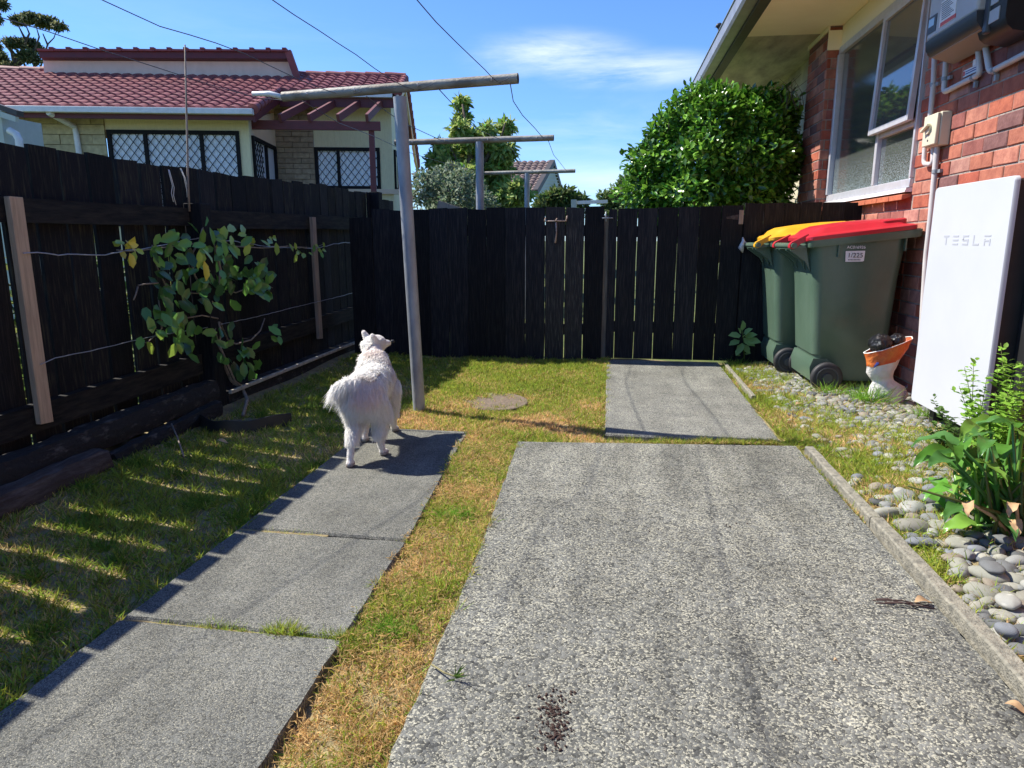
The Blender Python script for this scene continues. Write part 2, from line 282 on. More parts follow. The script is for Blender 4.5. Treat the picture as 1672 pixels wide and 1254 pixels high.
def scatter_mesh(name, T, F, P, A, B, Cn, cols, mats, parent=None, smooth=False):
    """template verts T (t,3) placed at P with axis rows A (x), B (y), Cn (z), each (n,3)"""
    n = len(P); t = len(T); T = np.asarray(T, float)
    V = P[:, None, :]+T[None, :, 0:1]*A[:, None, :]+T[None, :, 1:2]*B[:, None, :]+T[None, :, 2:3]*Cn[:, None, :]
    me = bpy.data.meshes.new(name); V = V.reshape(-1, 3)
    loops = []; starts = []; tot = []
    k = 0; Fl = np.concatenate([np.array(q) for q in F]); lens = np.array([len(q) for q in F])
    off = (np.arange(n)*t)[:, None]; li = (Fl[None, :]+off).ravel(); lt = np.tile(lens, n); ls = np.concatenate([[0], np.cumsum(lt)[:-1]])
    me.vertices.add(len(V)); me.vertices.foreach_set('co', V.astype('f').ravel())
    me.loops.add(len(li)); me.loops.foreach_set('vertex_index', li.astype('i'))
    me.polygons.add(len(lt)); me.polygons.foreach_set('loop_start', ls.astype('i')); me.polygons.foreach_set('loop_total', lt.astype('i'))
    if smooth: me.polygons.foreach_set('use_smooth', np.ones(len(lt), bool))
    me.update(calc_edges=True)
    at = me.color_attributes.new('Col', 'FLOAT_COLOR', 'POINT')
    cc = np.ones((n, t, 4), 'f'); cc[:, :, :3] = cols[:, None, :] if cols.ndim == 2 else cols
    at.data.foreach_set('color', cc.ravel())
    return link(name, me, mats, parent)
def nrm(a): return a/np.maximum(np.linalg.norm(a, axis=-1, keepdims=True), 1e-9)
LEAF_T = [(0, 0, 0), (-.3, .3, .05), (0, .32, -.04), (.3, .3, .05), (-.27, .66, .03), (0, .68, -.03), (.27, .66, .03), (0, 1, -.1)]
LEAF_F = [(0, 2, 1), (0, 3, 2), (1, 2, 5, 4), (2, 3, 6, 5), (4, 5, 7), (5, 6, 7)]
ROUND_T = [(0, 0, 0), (-.30, .28, .04), (0, .32, -.03), (.30, .28, .04), (-.33, .70, .03), (0, .68, -.03), (.33, .70, .03), (0, 1, -.08)]
def leaves(name, P, D, Nn, length, width, cols, m, parent=None, T=None):
    D = nrm(D); A = nrm(np.cross(D, Nn)); Z = nrm(np.cross(A, D))
    ln = np.asarray(length).reshape(-1, 1)*np.ones((len(P), 1)); wd = np.asarray(width).reshape(-1, 1)*np.ones((len(P), 1))
    return scatter_mesh(name, T or LEAF_T, LEAF_F, P, A*wd, D*ln, Z*ln, cols, m, parent)
def crown(name, lobes, n, length, width, base, var, m, parent, shell=.55, up=.4, droop=0., tips=None, tipp=.2):
    """leaves spread through the outer volume of several ellipsoid lobes (c, r)"""
    vol = np.array([r[0]*r[1]+r[1]*r[2]+r[0]*r[2] for c, r in lobes]); cnt = (n*vol/vol.sum()).astype(int)
    P = []; O = []
    for (c, r), k in zip(lobes, cnt):
        d = nrm(rng.normal(size=(k, 3))); rad = shell+(1-shell)*rng.random((k, 1))**.6
        lump = 1+.10*np.sin(d[:, :1]*7+c[0]*3)+.10*np.sin(d[:, 1:2]*6+2)+.09*np.sin(d[:, 2:3]*8+c[2])
        P.append(np.array(c)+d*rad*lump*np.array(r)); O.append(nrm(d/np.array(r)))
    P = np.vstack(P); O = np.vstack(O); k = len(P)
    D = nrm(O*.6+rng.normal(size=(k, 3))*.55+np.array([0, 0, -droop])); Nn = nrm(O+rng.normal(size=(k, 3))*.45+np.array([0, 0, up]))
    cl = np.array(base)[None]*(1+var*(rng.random((k, 1))*2-1))*(1+.12*rng.normal(size=(k, 3)))
    if tips is not None:
        t = rng.random(k) < tipp; cl[t] = np.array(tips)*(1+.25*(rng.random((t.sum(), 1))-.5))
    return leaves(name, P, D, Nn, length*(.6+.7*rng.random(k)), width*(.7+.6*rng.random(k)), np.clip(cl, .002, 1), m, parent)
GR_T = [(-.5, 0, 0), (.5, 0, 0), (-.42, .5, 0), (.42, .5, 0), (0, 1, 0)]
GR_F = [(0, 1, 3, 2), (2, 3, 4)]
def blades(name, P, hgt, wid, cols, lean=.6, parent=None, kind=None, bend=.35):
    n = len(P); az = rng.random(n)*2*np.pi; ll = lean*rng.random(n)**.7
    D = nrm(np.stack([np.cos(az)*ll, np.sin(az)*ll, np.ones(n)*(1-.55*ll)], 1)); az2 = rng.random(n)*np.pi*2
    A = nrm(np.cross(D, np.stack([np.cos(az2), np.sin(az2), np.zeros(n)], 1)))
    Z = nrm(np.cross(A, D)); t = len(GR_T)
    T = np.array(GR_T, float)
    V = P[:, None, :]+T[None, :, 0:1]*(A*wid[:, None])[:, None, :]+T[None, :, 1:2]*(D*hgt[:, None])[:, None, :]
    hb = np.stack([np.cos(az), np.sin(az), -.35*np.ones(n)], 1)*(hgt*bend*rng.random(n))[:, None]
    V = V+(T[None, :, 1:2]**2)*hb[:, None, :]
    # reuse scatter with identity axes
    me_o = scatter_mesh(name, np.zeros((t, 3)), GR_F, P, A, D, Z, cols, 'grass', parent)
    me_o.data.vertices.foreach_set('co', V.astype('f').ravel()); me_o.data.update()
    if kind: me_o['kind'] = kind
    return me_o
def sheet(name, poly, z, m, kind='structure', parent=None):
    return_o = MB().add([(x, y, z) for x, y in poly], [tuple(range(len(poly)))]).build(name, m, parent)
    if kind: return_o['kind'] = kind
    return return_o
def text_mesh(s, size, P0, u, v, m, name, parent, ext=.0006, align='LEFT'):
    cu = bpy.data.curves.new('t', 'FONT'); cu.body = s; cu.size = size; cu.extrude = ext; cu.align_x = align
    to = bpy.data.objects.new('t', cu); C.objects.link(to); dg = bpy.context.evaluated_depsgraph_get()
    me = bpy.data.meshes.new_from_object(to.evaluated_get(dg)); bpy.data.objects.remove(to); bpy.data.curves.remove(cu)
    u = Vector(u).normalized(); v = Vector(v).normalized(); nn = u.cross(v)
    Mx = Matrix(((u.x, v.x, nn.x, P0[0]), (u.y, v.y, nn.y, P0[1]), (u.z, v.z, nn.z, P0[2]), (0, 0, 0, 1)))
    me.transform(Mx); me.name = name; me.materials.clear()
    return link(name, me, m, parent)

# ================================================================== THE SETTING
g = MB(); g.add([(-300, -60, -.035), (300, -60, -.035), (300, 700, -.035), (-300, 700, -.035)], [(0, 1, 2, 3)])
tag(g.build('ground', 'lawn'), None, None, kind='structure')
# the yard's own earth (gently uneven sheet)
def yardz(x, y):
    z = -.018+.008*math.sin(x*3.1+y*1.3)+.007*math.sin(x*5.7-y*4.1)
    if x > .99: z += min(.035, (x-.99)*.12)
    return z
nx, ny = 60, 90; vs_ = []; X0, X1, Y0, Y1 = -2.6, 2.0, -1.0, 6.05
for j in range(ny+1):
    for i in range(nx+1):
        x = X0+(X1-X0)*i/nx; y = Y0+(Y1-Y0)*j/ny; z = yardz(x, y)
        if -1.31 < x < -.62 and y < 3.58 or -.48 < x < .99 and y < 3.62 or -.03 < x < .91 and y < 6.05: z = -.03
        if -.66 < x < -.40 and y < 3.4: z = -.024+.003*math.sin(y*19)
        if x < -2.25: z += .03
        vs_.append((x, y, z))
fs_ = [(j*(nx+1)+i, j*(nx+1)+i+1, (j+1)*(nx+1)+i+1, (j+1)*(nx+1)+i) for j in range(ny) for i in range(nx)]
o = MB().add(vs_, fs_).build('yard_earth', 'soil', smooth=True); o['kind'] = 'structure'

def slab(name, poly, m, th=.07, top=0., wob=.003):
    """concrete slab with slightly ragged edges and a worn arris"""
    pts = []
    for i in range(len(poly)):
        a = Vector(poly[i]); b = Vector(poly[(i+1) % len(poly)]); n = max(2, int((b-a).length/.035)); d = (b-a).normalized(); nn = Vector((-d.y, d.x))
        for k in range(n):
            e = rng.normal()*wob*.5 if k else 0
            pts.append(a+(b-a)*k/n+nn*e)
    c = sum(pts, Vector((0, 0)))/len(pts)
    def ring(z, ins): return [(*(p+(c-p).normalized()*ins), z) for p in pts]
    mb = MB(); mb.loft([ring(top-th, 0), ring(top-.008, 0), ring(top, .007)], caps=True)
    return tag(mb.build(name, m), None, None, kind='structure')
slab('driveway', [(-.40, -.6), (.928, -.6), (.930, 3.50), (-.447, 3.385), (-.41, 2.2)], 'drive', wob=.004)
slab('path', [(-1.285, -.6), (-.625, -.6), (-.655, 1.541), (-1.285, 1.551)], 'slab')
slab('path', [(-1.285, 1.564), (-.655, 1.549), (-.662, 2.138), (-1.285, 2.150)], 'slab')
slab('path', [(-1.285, 2.172), (-.664, 2.153), (-.735, 3.53), (-1.285, 3.54)], 'slab')
slab('back_path', [(-.008, 3.575), (.872, 3.57), (.90, 5.94), (-.022, 5.94)], 'farslab')
# kerb strips beside the concrete
def kerb(pts, wdt, top, name='kerb'):
    mb = MB(); rings = []
    P = []
    for a, b in zip(pts[:-1], pts[1:]):
        n = max(2, int(math.dist(a, b)/.08)); P += [(a[0]+(b[0]-a[0])*k/n, a[1]+(b[1]-a[1])*k/n) for k in range(n)]
    P.append(pts[-1])
    for x, y in P:
        t = top+rng.normal()*.0012; e = rng.normal()*.0012
        rings.append([(x+e, y, -.06), (x+e, y, t-.005), (x+e+.005, y, t), (x+wdt-.005, y, t+.001), (x+wdt, y, t-.005), (x+wdt, y, -.06)])
    mb.loft(rings); return tag(mb.build(name, 'kerb'), None, None, kind='structure')
kerb([(.945, -.6), (.945, 2.51)], .045, .026)
kerb([(.948, 2.53), (.952, 3.42)], .042, .022)
kerb([(.915, 4.55), (.925, 5.75)], .028, .02)

# ================================================================== LEFT FENCE
XF = -2.42
def ftop(y): return 1.385+.0165*min(max(y-2.6, -1), 9)+(.01 if y > 5 else 0) if y < 7.6 else 1.37
lf = thing('timber_fence', 'tall black stained paling fence running along the left side of the yard', 'fence', (XF, 3, 0))
ys = [-1.2]; pit = []
y = -1.2; know = [2.551, 2.701, 2.883, 3.079, 3.286, 3.484]
while y < 16:
    wd = .178 if y < 5 else .172
    wd += rng.normal()*.006
    gap = (.017+abs(rng.normal())*.006) if y < 4 else (.009+abs(rng.normal())*.005)
    pit.append((y, y+wd-gap)); y += wd
for a, b in pit:
    z1 = ftop(a)+rng.normal()*.007 - (.05+.012*(a-7) if a > 7.2 else 0)
    zb = -.03; e = rng.normal()*.004; t1, t2 = rng.normal()*.006, rng.normal()*.003
    mb = MB(); mb.cur = tuple([.6+1.1*rng.random()]*3)
    x0 = XF-.018+e; x1 = XF+e
    n = 7; rings = []
    for k in range(n):
        z = zb+(z1-zb)*k/(n-1); wob = rng.normal()*.0022; wob2 = rng.normal()*.0022
        zz = [z]*4
        if k == n-1: zz = [z, z, z+t1, z+t1]
        rings.append([(x0, a+wob, zz[0]), (x1, a+wob, zz[1]), (x1, b+wob2+t2, zz[2]), (x0, b+wob2+t2, zz[3])])
    mb.loft(rings); mb.build('paling', 'mossy' if rng.random() < .75 else 'black', lf)
def rail(par, p, q, wdt, hgt, m='blackrail', name='rail'):
    mb = MB(); n = 14; rings = []
    p = Vector(p); q = Vector(q)
    for k in range(n+1):
        c = p.lerp(q, k/n); e = rng.normal()*.002; e2 = rng.normal()*.002
        if abs(q.y-p.y) > abs(q.x-p.x): rings.append([(c.x-wdt/2, c.y, c.z-hgt/2+e), (c.x+wdt/2, c.y, c.z-hgt/2+e), (c.x+wdt/2+e2, c.y, c.z+hgt/2+e), (c.x-wdt/2, c.y, c.z+hgt/2+e)])
        else: rings.append([(c.x, c.y-wdt/2, c.z-hgt/2+e), (c.x, c.y+wdt/2, c.z-hgt/2+e), (c.x, c.y+wdt/2+e2, c.z+hgt/2+e), (c.x, c.y-wdt/2, c.z+hgt/2+e)])
    mb.loft(rings); return mb.build(name, m, par)
rail(lf, (XF+.026, -1.2, 1.09), (XF+.026, 3.76, 1.128), .045, .098)
rail(lf, (XF+.026, 3.92, 1.12), (XF+.026, 6.9, 1.16), .045, .11)
rail(lf, (XF+.026, -1.2, .20), (XF+.026, 3.76, .285), .045, .115)
rail(lf, (XF+.026, 3.92, .30), (XF+.026, 6.9, .345), .045, .11)
for yy, zt in ((3.84, 1.205), (.6, 1.18), (6.98, 1.47)):
    MB().box(XF+.002, XF+.105, yy-.055, yy+.055, -.05, zt).build('post', 'black', lf, bevel=.004)
# sleepers along the foot of the fence
def beam(name, label, p, q, wdt, hgt, m, group=None, rough=.006):
    mb = MB(); p = Vector(p); q = Vector(q); n = max(6, int((q-p).length/.06)); rings = []
    d = (q-p).normalized(); sd = Vector((d.y, -d.x, 0)).normalized()
    for k in range(n+1):
        c = p.lerp(q, k/n); ring = []
        for i in range(10):
            an = 2*math.pi*(i+.5)/10; cx, cz = math.cos(an), math.sin(an)
            s_ = min(1/max(abs(cx), abs(cz)), 1.28)
            ring.append(c+sd*(cx*s_*wdt/2+rng.normal()*rough*.4)+Vector((0, 0, cz*s_*hgt/2+rng.normal()*rough*.4)))
        rings.append(ring)
    mb.loft(rings); o = mb.build(name, m, smooth='auto'); return tag(o, label, 'sleeper', group)
beam('timber_sleeper', 'black weathered sleeper lying against the foot of the left fence before the black post', (-2.345, -1, .04), (-2.345, 3.78, .125), .11, .12, 'sleeper')
beam('timber_sleeper', 'rough brown log half sunk in the grass at the left edge', (-2.245, .2, .015), (-2.245, 2.72, .03), .11, .11, 'log', rough=.010)
beam('timber_sleeper', 'lower dark sleeper in the shade between black sleeper and grass', (-2.265, 2.8, -.01), (-2.275, 3.72, .03), .06, .09, 'sleeper', rough=.01)
tag(MB().box(-2.41, -2.31, 3.905, 6.9, -.03, .085).build('ledge_board', 'sleeper', bevel=.004), 'dark ledge board at the fence foot crossed by thin stripes of sun', 'board')
tag(MB().box(-2.309, -2.287, 3.905, 6.7, .074, .096).build('edge_board', 'ledge', bevel=.003), 'pale narrow board edging the bed behind the dog, along the left fence', 'board')
# battens carrying the vine wires
def batten(label, y, z0, z1, lean, m, wd=.058):
    mb = MB(); x0, x1 = XF+.052, XF+.078; l_ = lean
    mb.hexa([(x0, y-wd/2+l_, z0), (x1, y-wd/2+l_, z0), (x1, y+wd/2+l_, z0-.005), (x0, y+wd/2+l_, z0-.005)], [(x0, y-wd/2, z1), (x1, y-wd/2, z1), (x1, y+wd/2, z1), (x0, y+wd/2, z1)])
    return tag(mb.build('batten', m, bevel=.002), label, 'batten')
batten('pale brown timber batten fixed upright on the left fence at the photo edge', 2.555, .245, 1.168, .0, 'batten', .066)
batten('grey weathered batten upright on the left fence to the right of the vine', 5.40, .21, 1.178, .01, 'greybatten', .07)
# thin cane and string
mb = MB(); pts = [AX(x, y, XF+.055) for x, y in [(309, 345), (307, 300), (306, 240), (304, 160), (302, 73)]]
mb.tube(pts, [.006, .006, .0055, .005, .004], 6); mb2 = mb.build('garden_cane', 'greybatten', smooth=True); tag(mb2, 'thin weathered cane standing up above the left fence', 'cane')
for lab, P in (('thin white twine hanging over the fence top left of the cane', [(274, 276), (276, 290), (280, 303), (279, 316), (281, 330)]), ('looped grey twine hanging beside the cane on the fence', [(294, 276), (299, 290), (303, 310), (305, 322)])):
    mb = MB(); pts = [AX(x, y, XF+.012) for x, y in P]; pts = [p+rng.normal(size=3)*.002 for p in pts]
    for dx in (0, .008): mb.tube([p+np.array([.004, dx*(1+i*.4), -dx*i*.5]) for i, p in enumerate(pts)], .0022, 5)
    tag(mb.build('twine', 'white', smooth=True), lab, 'twine')
# the two trained wires
def wireobj(name, label, cat, px, plane, r, m, group=None, jitter=.002):
    pts = [np.array(plane(x, y)) for x, y in px]; P = []
    for a, b in zip(pts[:-1], pts[1:]):
        n = max(2, int(np.linalg.norm(b-a)/.05))
        for k in range(n): P.append(a+(b-a)*k/n+rng.normal(size=3)*jitter)
    P.append(pts[-1]); o = MB().tube(P, r, 5).build(name, m, smooth=True); return tag(o, label, cat, group)
pv = lambda x, y: AX(x, y, XF+.085)
wireobj('vine_wire', 'upper twisted wire strung across the left fence through the vine', 'wire', [(38, 413), (60, 413), (110, 416), (170, 416), (230, 407), (300, 393), (330, 388), (380, 394), (430, 402), (512, 406), (560, 396), (608, 398)], pv, .0028, 'wirel')
wireobj('vine_wire', 'lower straight wire strung across the left fence below the vine leaves', 'wire', [(66, 595), (90, 585), (160, 570), (250, 549), (330, 536), (420, 517), (500, 497), (560, 483), (608, 468)], pv, .002, 'wirel', jitter=.001)

# ================================================================== BACK FENCE, GATE, SIDE FENCE
YB = 5.97
gx = [-2.058, -1.897, -1.725, -1.556, -1.392, -1.22, -1.059, -.894, -.725, -.558, -.391, -.232, -.068]
bf = thing('back_fence', 'long black paling fence closing the yard left of the gate', 'fence', (-1.05, YB, 0))
def paling(par, a, b, z0, z1, m, th=.018, yb=YB, cur=None, gap=.006):
    mb = MB(); mb.cur = cur or tuple([.6+1.1*rng.random()]*3); n = 7; e = rng.normal()*.003; t = rng.normal()*.004; rings = []
    for k in range(n):
        z = z0+(z1-z0)*k/(n-1); w1, w2 = rng.normal()*.0013, rng.normal()*.0013
        rings.append([(a+gap/2+w1, yb-th+e, z), (b-gap/2+w2, yb-th+e, z+(t if k == n-1 else 0)), (b-gap/2+w2, yb+e, z+(t if k == n-1 else 0)), (a+gap/2+w1, yb+e, z)])
    mb.loft(rings); return mb.build('paling', m, par)
for i, (a, b) in enumerate(zip(gx[:-1], gx[1:])):
    paling(bf, a, b, -.02+rng.random()*.012, 1.252+.0018*i+rng.normal()*.004, 'grain' if i in (9, 10) else 'black', gap=[.002, .002, .002, .002, .003, .003, .003, .004, .005, .006, .007, .006][i])
rail(bf, (-2.25, YB+.03, 1.08), (-.08, YB+.03, 1.08), .045, .09); rail(bf, (-2.25, YB+.03, .25), (-.08, YB+.03, .25), .045, .09)
MB().box(-2.26, -2.06, YB-.03, YB+.0, 0, 1.19).build('post', 'black', bf)
MB().box(-.085, .015, YB+.028, YB+.12, -.03, 1.2).build('post', 'greybatten', bf)
gt = thing('garden_gate', 'black paling gate in the back fence behind the far path', 'gate', (.45, YB, 0))
gg = [-.036, .036, .2, .361, .525, .693, .864, 1.03]
for i, (a, b) in enumerate(zip(gg[:-1], gg[1:])):
    paling(gt, a, b, .012, 1.252+.003*i+rng.normal()*.003, 'black', gap=[.004, .005, .005, .005, .004, .004, .003][i])
rail(gt, (-.0, YB+.025, 1.07), (1.02, YB+.025, 1.07), .04, .09); rail(gt, (-.0, YB+.025, .28), (1.02, YB+.025, .28), .04, .09)
mb = MB(); P = [AY(x, y, YB-.022) for x, y in [(1186, 354), (1206, 350), (1206, 359), (1186, 357)]]
hz = [np.array(p)+np.array([0, -.004, 0]) for p in P]; mb.hexa(P, hz); mb.build('hinge', 'log', gt)
mb = MB(); c = AY(989, 356, YB-.02)
mb.tube([c+np.array([-.03, -.01, 0]), c+np.array([.06, -.01, .0])], .005, 6); mb.tube([c+np.array([0, -.012, .05]), c+np.array([0.004, -.012, -.03])], .006, 6); mb.build('latch', 'galv', gt, smooth=True)
rf = thing('side_fence', 'short black paling fence between gate and brick house behind the bins', 'fence', (1.4, YB, 0))
ge = [1.04, 1.19, 1.345, 1.47, 1.63, 1.80, 1.93]
for a, b in zip(ge[:-1], ge[1:]): paling(rf, a, b, -.02, 1.292+rng.normal()*.003, 'black', gap=.003)
rail(rf, (1.05, YB+.03, 1.08), (1.93, YB+.03, 1.08), .045, .09)
MB().box(.99, 1.075, YB+.003, YB+.09, -.03, 1.2).build('post', 'black', rf)
P0 = AY(1208, 343, YB-.02); MB().box(P0[0]-.004, P0[0]+.03, YB-.032, YB-.0185, P0[2]-.11, P0[2]).build('bracket', 'greybatten', rf)
# rusty hook rack hung on the back fence
hk = thing('hook_rack', 'small rusty hook rack screwed on the black fence near the gate', 'hook', AY(907, 361, YB-.02))
c = AY(907, 361, YB-.03); s = 5.97/1140
mb = MB(); mb.tube([c+np.array([-18*s, 0, 0]), c+np.array([18*s, 0, .002])], .006, 7); mb.build('bar', 'rust', hk, smooth=True)
for dx, up_ in ((-17, 5), (17, 8), (1, 4)):
    MB().tube([c+np.array([dx*s, -.004, 0]), c+np.array([dx*s, -.03, .003]), c+np.array([(dx+2)*s, -.035, up_*s])], .005, 6).build('hook', 'rust', hk, smooth=True)
MB().tube([c+np.array([1*s, -.005, -2*s]), c+np.array([2*s, -.012, -18*s]), c+np.array([0, -.01, -34*s])], [.008, .006, .009], 6).build('bolt', 'rust', hk, smooth=True)

# ================================================================== CLOTHESLINES
def tpost(label, base, top, L_, R_, r, rb, cap=True):
    t = thing('clothesline_post', label, 'clothesline', base, 'steel clothesline posts in a row')
    MB().tube([base, top], r, 20).build('pole', 'galv', t, smooth='auto')
    b = MB().tube([L_, R_], rb, 16, caps=False).build('crossbar', 'galvold', t, smooth=True)
    d = np.array(R_)-np.array(L_); d = d/np.linalg.norm(d)
    for e, s_ in ((L_, 1), (R_, -1)):
        MB().tube([np.array(e)+d*s_*.004, np.array(e)+d*s_*.02], rb*.9, 12).build('end_plug', 'pwblack', b)
    for u in (.12, .33, .60, .90):
        p = np.array(L_)*(1-u)+np.array(R_)*u
        MB().tube([p+np.array([0, -rb-.002, 0]), p+np.array([0, -rb-.012, -.01]), p+np.array([.0, -rb-.016, .006])], .0028, 5).build('wire_eye', 'wirel', b, smooth=True)
    return t
P1 = (-1.117, 3.955, -.05)
tpost('nearest galvanised T post of the clothesline, standing beside the white dog', P1, (-1.172, 3.925, 1.765), tuple(G(462, 158, 1.80)), tuple(AY(846, 128, 3.89)), .036, .027)
def tp(label, px, lp, rp, z, r, rb, lean=0):
    c = G(*px, z); l_ = G(*lp, z); r_ = G(*rp, z); k = (px[0]-lp[0])/(rp[0]-lp[0]); m_ = l_*(1-k)+r_*k
    return tpost(label, (m_[0], m_[1], -.1), (m_[0]+lean, m_[1], z-rb*.6), tuple(l_), tuple(r_), r, rb)
tp('second galvanised T post, standing just behind the black back fence', (786, 229), (645, 233), (904, 225), 1.86, .036, .026)
tp('third and smallest galvanised T post, farthest behind the back fence', (862, 281), (792, 283), (939, 279), 1.86, .034, .024)
# white pipe stub on the near crossbar's left end
mb = MB(); mb.tube([G(412, 153, 1.83), G(440, 153, 1.83), G(463, 160, 1.80)+np.array([.01, 0, 0])], [.012, .016, .014], 8)
tag(mb.build('pipe_end', 'white', smooth=True), 'white plastic stub sticking out of the near crossbar end', 'pipe')
def overhead(label, px, ends):
    zz = np.linspace(1.86, 1.79, len(px)); pts = [G(x, y, z) for (x, y), z in zip(px, zz)]
    d = pts[0]-pts[1]; d = d/np.linalg.norm(d); pts = [pts[0]+d*2.4+np.array([0, 0, .03]), pts[0]+d*1.2]+pts
    o = MB().tube(pts, .0021, 6).build('clothesline_wire', 'wire', smooth=True); return tag(o, label, 'wire', 'washing lines overhead')
overhead('leftmost washing line wire crossing the neighbour roof to the crossbar end', [(0, 28), (80, 52), (167, 82), (240, 105), (305, 126), (352, 141), (420, 160), (465, 164), (500, 158)], 0)
overhead('second washing line wire from the left, over the clerestory wall', [(167, 0), (215, 22), (261, 43), (310, 57), (352, 70), (400, 88), (482, 127), (520, 143), (564, 157), (591, 149)], 0)
overhead('washing line wire running down to the near post top through open sky', [(445, 0), (480, 24), (521, 50), (551, 70), (581, 89), (612, 112), (641, 131), (660, 141), (681, 148), (706, 138)], 0)
overhead('rightmost washing line wire, falling steeply to the crossbar right end', [(681, 0), (712, 36), (745, 69), (770, 93), (792, 114), (803, 126), (815, 136), (830, 128)], 0)
def between(label, px, ya, yb):
    n = len(px); pts = [AY(x, y, ya+(yb-ya)*k/(n-1)) for k, (x, y) in enumerate(px)]
    return tag(MB().tube(pts, .0026, 5).build('clothesline_wire', 'wire', smooth=True), label, 'wire', 'washing lines between the posts')
between('slack kinked wire from the near crossbar right end to the second crossbar', [(833, 136), (838, 165), (853, 188), (874, 210), (884, 222), (894, 229)], 3.75, 6.3)
between('short dark wire from the near crossbar behind the tall tree', [(717, 146), (730, 160), (743, 174), (760, 196), (785, 214), (818, 228)], 3.8, 6.3)
between('sagging wire from the near crossbar to the left end of the second crossbar', [(598, 157), (634, 184), (661, 202), (681, 211), (718, 228), (742, 232)], 3.85, 6.35)
between('lowest sagging wire passing the pergola towards the third crossbar', [(494, 165), (554, 201), (614, 224), (665, 248), (718, 264), (800, 284)], 3.9, 9.4)
between('short wire from the second crossbar right end to the third crossbar', [(895, 229), (904, 253), (914, 265), (924, 278)], 6.3, 9.3)
between('short wire falling from the middle of the second crossbar to the third', [(822, 229), (835, 242), (851, 264), (872, 281)], 6.3, 9.3)
# ================================================================== NEIGHBOUR HOUSE (turned 12 degrees)
HO = G(412, 183, 2.95); HA = math.atan2(.778, 3.666); HD = np.array([math.cos(HA), math.sin(HA), 0]); HE = np.array([-math.sin(HA), math.cos(HA), 0])
def hw(s, k, z): return HO*np.array([1, 1, 0])+HD*s+HE*k+np.array([0, 0, z])
def hk_(x, y, k):                       # sight line meets the house plane at depth k -> (s, z)
    r = ray(x, y); t = (k-(CAM-HO)@HE)/(r@HE); p = CAM+r*t; return (p-HO)@HD, p[2]
def hs_(x, y, s):                       # meets the side plane at s -> (k, z)
    r = ray(x, y); t = (s-(CAM-HO)@HD)/(r@HD); p = CAM+r*t; return (p-HO)@HE, p[2]
def hbox(mb, s0, s1, k0, k1, z0, z1): return mb.hexa([hw(s0, k0, z0), hw(s1, k0, z0), hw(s1, k1, z0), hw(s0, k1, z0)], [hw(s0, k0, z1), hw(s1, k0, z1), hw(s1, k1, z1), hw(s0, k1, z1)])
nh = thing('neighbour_house', 'cream and beige house with red tiled roof and white gutter beyond the left fence', 'house', hw(-2, 3, 0))
K1 = .45; sC = hk_(409, 250, K1)[0]; K3 = 2.15; KE3 = 1.62
zE3 = hk_(600, 157, KE3)[1]; sR = hk_(650, 157, KE3)[0]; kRg, zRg = hs_(661, 129, sR)
slope = (zRg-2.95)/kRg
def roofz(k): return 2.97+slope*k
def tiles(name, s0, s1, k0, k1, zf, m, parent, frame=hw, pitch=.2, gauge=.225, jit=.12):
    ns_ = int((s1-s0)/pitch*7); L_ = k1-k0; rows = max(1, int(L_/gauge)); V = []; Fc = []; cols = []
    ridx = 0
    for r_ in range(rows):
        ka = k0+L_*r_/rows; kb = k0+L_*(r_+1)/rows+.02
        base = len(V)
        for j, (kk, dz) in enumerate(((ka, .0), (ka, .034), (kb, .006))):
            for i in range(ns_+1):
                s = s0+(s1-s0)*i/ns_; ph = (s/pitch) % 1; wv = .046*abs(math.sin(math.pi*ph))**.8
                V.append(frame(s, kk, zf(kk)+dz+wv-(.0 if j else .03)))
                tn = int(s/pitch/2)*131+r_*17; cols.append(1+jit*(((tn*7919) % 101)/50-1))
        for j in range(2):
            for i in range(ns_): a = base+j*(ns_+1)+i; Fc.append((a, a+1, a+ns_+2, a+ns_+1))
    mb = MB(); mb.v = [tuple(map(float, p)) for p in V]; mb.f = [list(q) for q in Fc]; mb.c = [(c, c, c) for c in cols]; mb.mi = [0]*len(Fc)
    return mb.build(name, m, parent, smooth='auto')
roof = tiles('roof', -9.5, .02, -.05, KE3, roofz, 'tile', nh)
tiles('roof', -9.5, sR, KE3, kRg, roofz, 'tile', nh)
MB().add([hw(-9.5, 0, 2.9), hw(.0, 0, 2.9), hw(.0, KE3, roofz(KE3)-.08), hw(-9.5, KE3, roofz(KE3)-.08)], [(0, 1, 2, 3)]).add([hw(-9.5, KE3, roofz(KE3)-.08), hw(sR, KE3, roofz(KE3)-.08), hw(sR, kRg, zRg-.05), hw(-9.5, kRg, zRg-.05)], [(0, 1, 2, 3)]).add([hw(-9.5, kRg+.02, zRg-.03), hw(sR, kRg+.02, zRg-.03), hw(sR, kRg*2-1.6, zE3-.3), hw(-9.5, kRg*2-1.6, zE3-.3)], [(0, 1, 2, 3)]).build('roof_underlay', 'maroon', nh)
